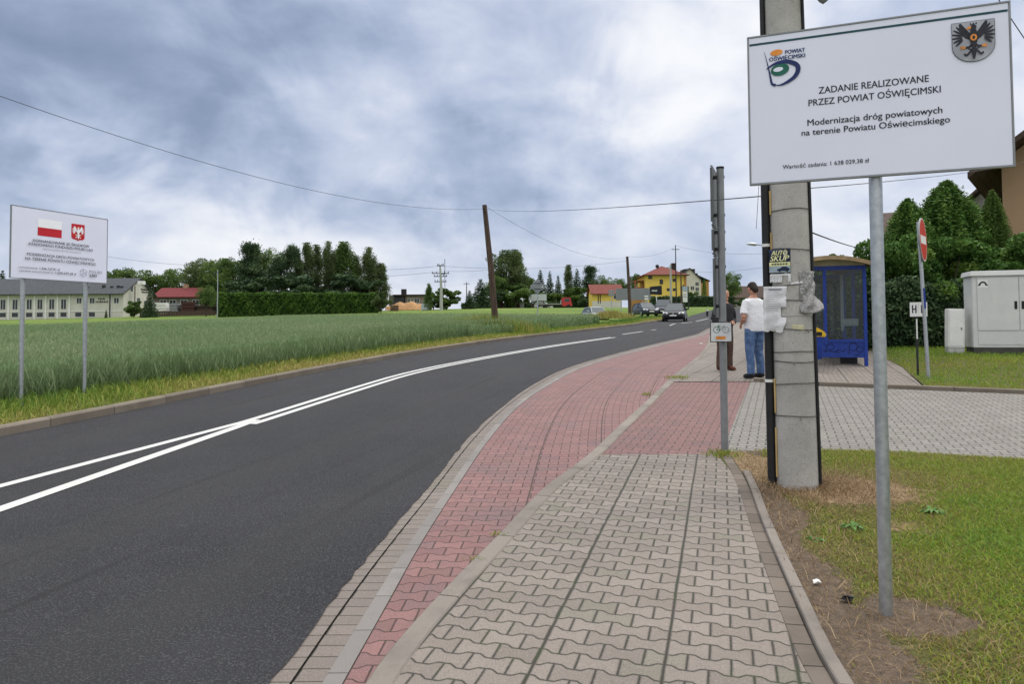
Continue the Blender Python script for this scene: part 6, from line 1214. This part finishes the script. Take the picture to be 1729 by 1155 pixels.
# ------------------------------------------------------------------ grasses
def blades(name, X, Y, Z, h, w, mat, rng, lean=.5, t=None, bend=.5):
    n = len(X); a = rng.uniform(0, 2*PI, n); b = rng.uniform(0, 2*PI, n); dx, dy = np.cos(a)*w/2, np.sin(a)*w/2; lx, ly = np.cos(b)*h*lean*rng.uniform(.2, 1, n), np.sin(b)*h*lean*rng.uniform(.2, 1, n)
    P0 = np.stack([X, Y, Z], 1); D = np.stack([dx, dy, 0*dx], 1); M1 = P0+np.stack([lx*.35, ly*.35, h*.6], 1); T = P0+np.stack([lx, ly, h*(1-bend*.3)], 1)
    V = np.stack([P0-D, P0+D, M1-D*.8, M1+D*.8, T], 1).reshape(-1, 3); k = np.arange(n)[:, None]*5; F = np.concatenate([k+[0, 1, 3], k+[0, 3, 2], k+[2, 3, 4]]); t = rng.uniform(0, 1, n) if t is None else t
    return np_mesh(name, V, F, mat, None, np.repeat(np.clip(t, 0, 1), 5))
G_LAWN = m_attr('lawn_blades', [(0, (.33, .24, .11)), (.22, (.27, .24, .07)), (.42, (.27, .30, .04)), (.7, (.185, .30, .035)), (1, (.09, .23, .03))], .3)
G_VERGE = m_attr('verge_blades', [(0, (.40, .32, .13)), (.3, (.32, .31, .08)), (.6, (.19, .27, .04)), (1, (.09, .18, .03))], .25)
G_WHEAT = m_attr('wheat_leaf', [(0, (.065, .125, .035)), (.5, (.15, .225, .10)), (.85, (.24, .305, .165)), (1, (.34, .38, .22))], .3)
def fbm(x, y, s, seed):
    r = np.random.default_rng(seed); v = np.zeros_like(x)
    for o in range(4):
        for _ in range(3): a, b, c = r.uniform(-1, 1), r.uniform(-1, 1), r.uniform(0, 6.28); q = math.hypot(a, b)+.2; v += np.sin((a*x+b*y)/q*s*2**o+c)/2**o
    return v/6
def lawns():
    rng = np.random.default_rng(11); n = 300000; y = 2.2+5.4*rng.uniform(0, 1, n)**1.25; x = rng.uniform(1.2, 6.4, n)
    edge = poly_at(SR, y)+np.where(y < 6.4, .155, .10); far = np.interp(x, [2.0, 3.07, 3.74, 4.83, 6.5], [7.5, 7.5, 7.4, 7.02, 6.15]); k = (x > edge) & (y < far) & (x < .76*y+.9); x, y = x[k], y[k]
    bare = fbm(x, y, 2.2, 3)*.9+fbm(x, y, 7, 5)*.5; dist = x-poly_at(SR, y)-.15
    bald = np.exp(-((x-1.86)**2+(y-3.72)**2)/.10)*1.8+np.exp(-dist/.22)*.85+np.exp(-((x-2.32)**2+(y-6.05)**2)/.22)*.8+np.exp(-((x-2.6)**2+(y-5.6)**2)/.5)*.55+np.exp(-((x-1.72)**2+(y-4.3)**2)/.10)*.9
    soil, straw, dist = wear(x, y)
    fade = np.exp(-dist/.5)*.35+np.exp(-np.hypot(x-2.5, y-5.6)/.7)*.45; green = .60+.34*bare-fade; bald = np.maximum(soil, straw)
    keep = rng.uniform(0, 1, len(x)) < np.clip(1.08-bald*1.0+bare*.2-fade*.3, .10, 1); x, y, green = x[keep], y[keep], green[keep]-.35*bald[keep]
    h = (.022+.03*rng.uniform(0, 1, len(x))**2)*np.clip(.6+green*.6, .4, 1.3)+.05*(np.clip(fbm(x, y, 3.1, 21)-.55, 0, 1))
    stuff(blades('lawn_grass', x, y, gz(x, y)+.012, h, .0062, G_LAWN, rng, 1.5, green+.19*rng.normal(size=len(x))), 'short lawn grass with dry brown patches beside the pavement', 'grass')
    # dead grass round the pole foot and thin litter on the soil
    n = 7000; r = np.abs(rng.normal(size=n))*.34; a = rng.uniform(0, 2*PI, n); x = 2.5+r*np.cos(a)*1.35; y = 6.1+r*np.sin(a)*1.35; m2 = 3200; x2 = rng.uniform(1.4, 2.35, m2); y2 = rng.uniform(2.8, 7.3, m2); x = np.concatenate([x, x2]); y = np.concatenate([y, y2]); k = (x > poly_at(SR, y)+.12) & (y < 7.42) & (np.hypot(x-CPX, y-CPY) > .155); x, y = x[k], y[k]
    stuff(blades('dead_grass', x, y, gz(x, y)+.012, rng.uniform(.02, .085, len(x)), .004, m_attr('dead_grass', [(0, (.13, .08, .045)), (.5, (.30, .20, .11)), (1, (.42, .32, .19))], .2), rng, 2.0), 'dry brown grass round the foot of the concrete pole', 'dead grass')
    n = 42000; x = rng.uniform(6.5, 15, n); y = rng.uniform(9.4, 20, n); fk = np.interp(x, [6.2, 7.86, 9.5, 12, 16], [12.42, 11.75, 10.95, 9.8, 7.6]); lf = np.interp(y, [11.6, 12.2, 15.6, 19.2], [7.9, 6.82, 8.22, 9.3]); k = (y > fk) & (x > lf) & (x < .72*y+1.2); x, y = x[k], y[k]
    stuff(blades('far_lawn_grass', x, y, gz(x, y)+.02, rng.uniform(.035, .10, len(x)), .011, G_LAWN, rng, .9, .60+.4*fbm(x, y, 1.5, 8)+.12*rng.normal(size=len(x))-.5*np.exp(-(y-fk[k])/.5)), 'short grass round the telecom cabinet', 'grass')
    # clover and plantain clumps
    V = []; F = []
    for i, (cx, cy, r, nl, lab) in enumerate(((3.0, 5.35, .10, 34, 'flat dark green weed in the lawn right of the board pole'), (2.27, 5.0, .10, 34, 'green weed in the lawn left of the board pole'), (1.92, 4.75, .07, 24, 'small weed close to the lawn kerb'))):
        o = thing('weed_clump', lab, 'weed', (cx, cy, g(cx, cy)+.014)); m = MB(); rr = random.Random(i)
        for j in range(nl):
            a = rr.uniform(0, 6.28); L_ = r*rr.uniform(.4, 1.1); w = L_*.13; c, s = math.cos(a), math.sin(a); z1 = L_*rr.uniform(.15, .4); m.add([(0, 0, 0), (c*L_*.5-s*w, s*L_*.5+c*w, z1), (c*L_, s*L_, z1*.6), (c*L_*.5+s*w, s*L_*.5-c*w, z1)], [(0, 1, 2, 3)])
        m.build('leaves', o, flat('weed_green', (.07, .17, .03), .6))
lawns()
def verge_and_wheat():
    rng = np.random.default_rng(23); Q = lambda y: poly_at(LK, y)
    wf = lambda y: Q(y)-np.interp(y, [0, 10, 12, 14.5, 20, 30, 45, 60], [1.7, 1.65, 1.45, 1.05, .95, 1.2, 1.7, 2.6])
    # verge
    n = 60000; y = 6.5+np.abs(rng.uniform(0, 1, n))**1.7*62; x = Q(y)-.14-rng.uniform(0, 1, n)**1.2*(Q(y)-wf(y)+.5); tt = .42+.5*fbm(x, y, 1.1, 4)+.16*rng.normal(size=n); e = (Q(y)-.14-x)
    h = (.04+.13*rng.uniform(0, 1, n)**1.5)*(1+.5*fbm(x, y, .8, 9))*np.clip(.45+e, .4, 1.3); tt += .45*(e-.55)
    stuff(blades('verge_grass', x, y, gz(x, y)+.075, np.maximum(h, .03), .007+.0006*y, G_VERGE, rng, .8, tt), 'yellowish rough grass between road kerb and wheat', 'grass')
    # tall weeds at the poles
    for nm, lab, cx, cy, sx, sy, n, hh in (('tall_weeds', 'tall green and yellow weeds round the leaning wooden pole', WP1.x-.6, WP1.y-.2, 2.2, 1.0, 3400, 1.25), ('dry_weeds', 'tall dry yellow weeds left of the farther wooden pole', WP2.x-1.9, WP2.y-.8, 1.6, 1.2, 2400, 1.05), ('tall_weeds', 'leafy weeds under the diamond sign pole', hit(908, 556).x, hit(908, 556).y, .7, .5, 500, .4)):
        x = cx+rng.normal(size=n)*sx*.6; y = cy+rng.normal(size=n)*sy*.6; k = x < Q(y)-.15; x, y = x[k], y[k]; dd = np.hypot((x-cx)/sx, (y-cy)/sy)
        stuff(blades(nm, x, y, gz(x, y)+.06, hh*rng.uniform(.4, 1.1, len(x))*np.exp(-dd*.5), (.012+.0004*y), G_VERGE, rng, .55, (.5 if 'dry' not in nm else .2)+.22*rng.normal(size=len(x))), lab, 'weeds')
    # wheat
    fb = lambda x, y: np.interp(x/np.maximum(y, 1), [-1.2, -.69, -.53, -.45, -.3, -.09, 0, .1, .16], [58, 62, 68, 72, 80, 60, 55, 50, 44])
    def band(y0, y1, dens, fw, hgt):
        A = []; 
        for ya in np.arange(y0, y1, 2.0):
            xl = -.80*ya-4; xr = float(wf(ya+1))+.3; nn = int(dens*2*(xr-xl))
            if nn <= 0: continue
            A.append(np.stack([rng.uniform(xl, xr, nn), rng.uniform(ya, ya+2, nn)], 1))
        A = np.concatenate(A); x, y = A[:, 0], A[:, 1]; k = (x < wf(y)+.12*fbm(x, y, 4, 2)) & (y < fb(x, y)); x, y = x[k], y[k]; n = len(x); z = gz(x, y)-.03+.035*fbm(x, y, .5, 31)*2
        hh = hgt*(1+.06*rng.normal(size=n)+.08*fbm(x, y, .6, 12)); tone = .45+.22*fbm(x, y, .25, 17)+.2*fbm(x, y, 1.2, 18)
        return x, y, z, hh, tone
    VV = []; FF = []; TT = []; off = 0
    for y0, y1, dens, wl in ((5.0, 17, 330, .011), (17, 28, 170, .015), (28, 44, 60, .022), (44, 80, 26, .04)):
        x, y, z, hh, tone = band(y0, y1, dens, wl, .74); n = len(x)
        for rep in range(3):
            a = rng.uniform(0, 2*PI, n); b = rng.uniform(0, 2*PI, n); w = wl*rng.uniform(.7, 1.3, n); z0 = z+hh*rng.uniform(.25, .62, n) if rep else z; L_ = hh*(rng.uniform(.25, .42, n) if rep else 1.0)
            D = np.stack([np.cos(a)*w/2, np.sin(a)*w/2, 0*w], 1)*(1 if rep else .55); P0 = np.stack([x, y, z0], 1); ln = .55 if rep else .06; T = P0+np.stack([np.cos(b)*L_*ln, np.sin(b)*L_*ln, L_*(.8 if rep else 1)], 1); Mm = P0+(T-P0)*.55+np.array([0, 0, .05])*(1 if rep else 0)
            V = np.stack([P0-D, P0+D, Mm-D, Mm+D, T], 1).reshape(-1, 3); k = np.arange(n)[:, None]*5+off; VV.append(V); FF += [k+[0, 1, 3], k+[0, 3, 2], k+[2, 3, 4]]; off += len(V); TT.append(np.repeat(np.clip(tone+(.12 if rep else 0)+.14*rng.normal(size=n), 0, 1), 5))
        # ears
        a = rng.uniform(0, 2*PI, n); b = rng.uniform(0, 2*PI, n); w = wl*1.2; D = np.stack([np.cos(a)*w/2, np.sin(a)*w/2, 0*a], 1); P0 = np.stack([x, y, z+hh*.97], 1); T = P0+np.stack([np.cos(b)*.03, np.sin(b)*.03, .075+0*b], 1); M1 = (P0+T)/2
        V = np.stack([P0, M1-D, M1+D, T], 1).reshape(-1, 3); k = np.arange(n)[:, None]*4+off; VV.append(V); FF += [k+[0, 2, 1], k+[1, 2, 3]]; off += len(V); TT.append(np.repeat(np.clip(tone+.28+.12*rng.normal(size=n), 0, 1), 4))
    stuff(np_mesh('wheat', np.concatenate(VV), np.concatenate(FF), G_WHEAT, None, np.concatenate(TT)), 'green wheat field with blue-green ears behind the left verge', 'wheat field')
    # shaded undergrowth of the crop, a closed layer below the ears
    t = NT('wheat_undergrowth'); o_ = t.geo(); n1 = t.noise(o_, 9, 5, .7); n2 = t.noise(o_, .35, 4, .6); c = t.ramp(n1, [(.3, (.05, .10, .03)), (.5, (.12, .19, .085)), (.7, (.18, .25, .13))]); t.base(t.mix(t.m('MULTIPLY', t.sm(.35, .7, n2), .35), c, (.09, .17, .05))); t.rough(.9); t.bump(n1, .12)
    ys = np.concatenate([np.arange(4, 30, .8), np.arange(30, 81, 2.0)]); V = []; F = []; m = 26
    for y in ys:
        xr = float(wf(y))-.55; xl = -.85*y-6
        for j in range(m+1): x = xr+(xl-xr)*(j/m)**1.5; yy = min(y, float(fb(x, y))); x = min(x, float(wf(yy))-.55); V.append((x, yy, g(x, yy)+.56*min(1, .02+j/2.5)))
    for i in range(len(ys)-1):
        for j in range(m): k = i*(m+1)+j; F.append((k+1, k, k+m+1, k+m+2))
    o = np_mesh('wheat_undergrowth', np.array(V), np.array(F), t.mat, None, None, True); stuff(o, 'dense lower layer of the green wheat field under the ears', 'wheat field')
verge_and_wheat()
def verge_tufts():
    rng = np.random.default_rng(5)
    for k, (u, v, r, n, h, lab) in enumerate(((1224, 772, .09, 260, .07, 'dry grass tuft at the foot of the cycle route post'), (1145, 640, .10, 120, .08, 'grass tuft in the kerb joint of the bus bay'), (845, 908, .03, 40, .03, 'tiny grass tuft in the kerb joint nearest the camera'), (803, 949, .025, 30, .025, 'tiny yellowish tuft in the kerb joint left of the pavers'), (1092, 668, .05, 60, .05, 'small weed in the kerb joint before the crossing'))):
        p = hit(u, v); x = p.x+rng.normal(size=n)*r; y = p.y+rng.normal(size=n)*r; o = blades('grass_tuft', x, y, gz(x, y)+.01, h*rng.uniform(.4, 1.1, n), .005+.0004*p.y, G_LAWN, rng, 1.0, .4+.25*rng.normal(size=n)); stuff(o, lab, 'grass tuft')
verge_tufts()
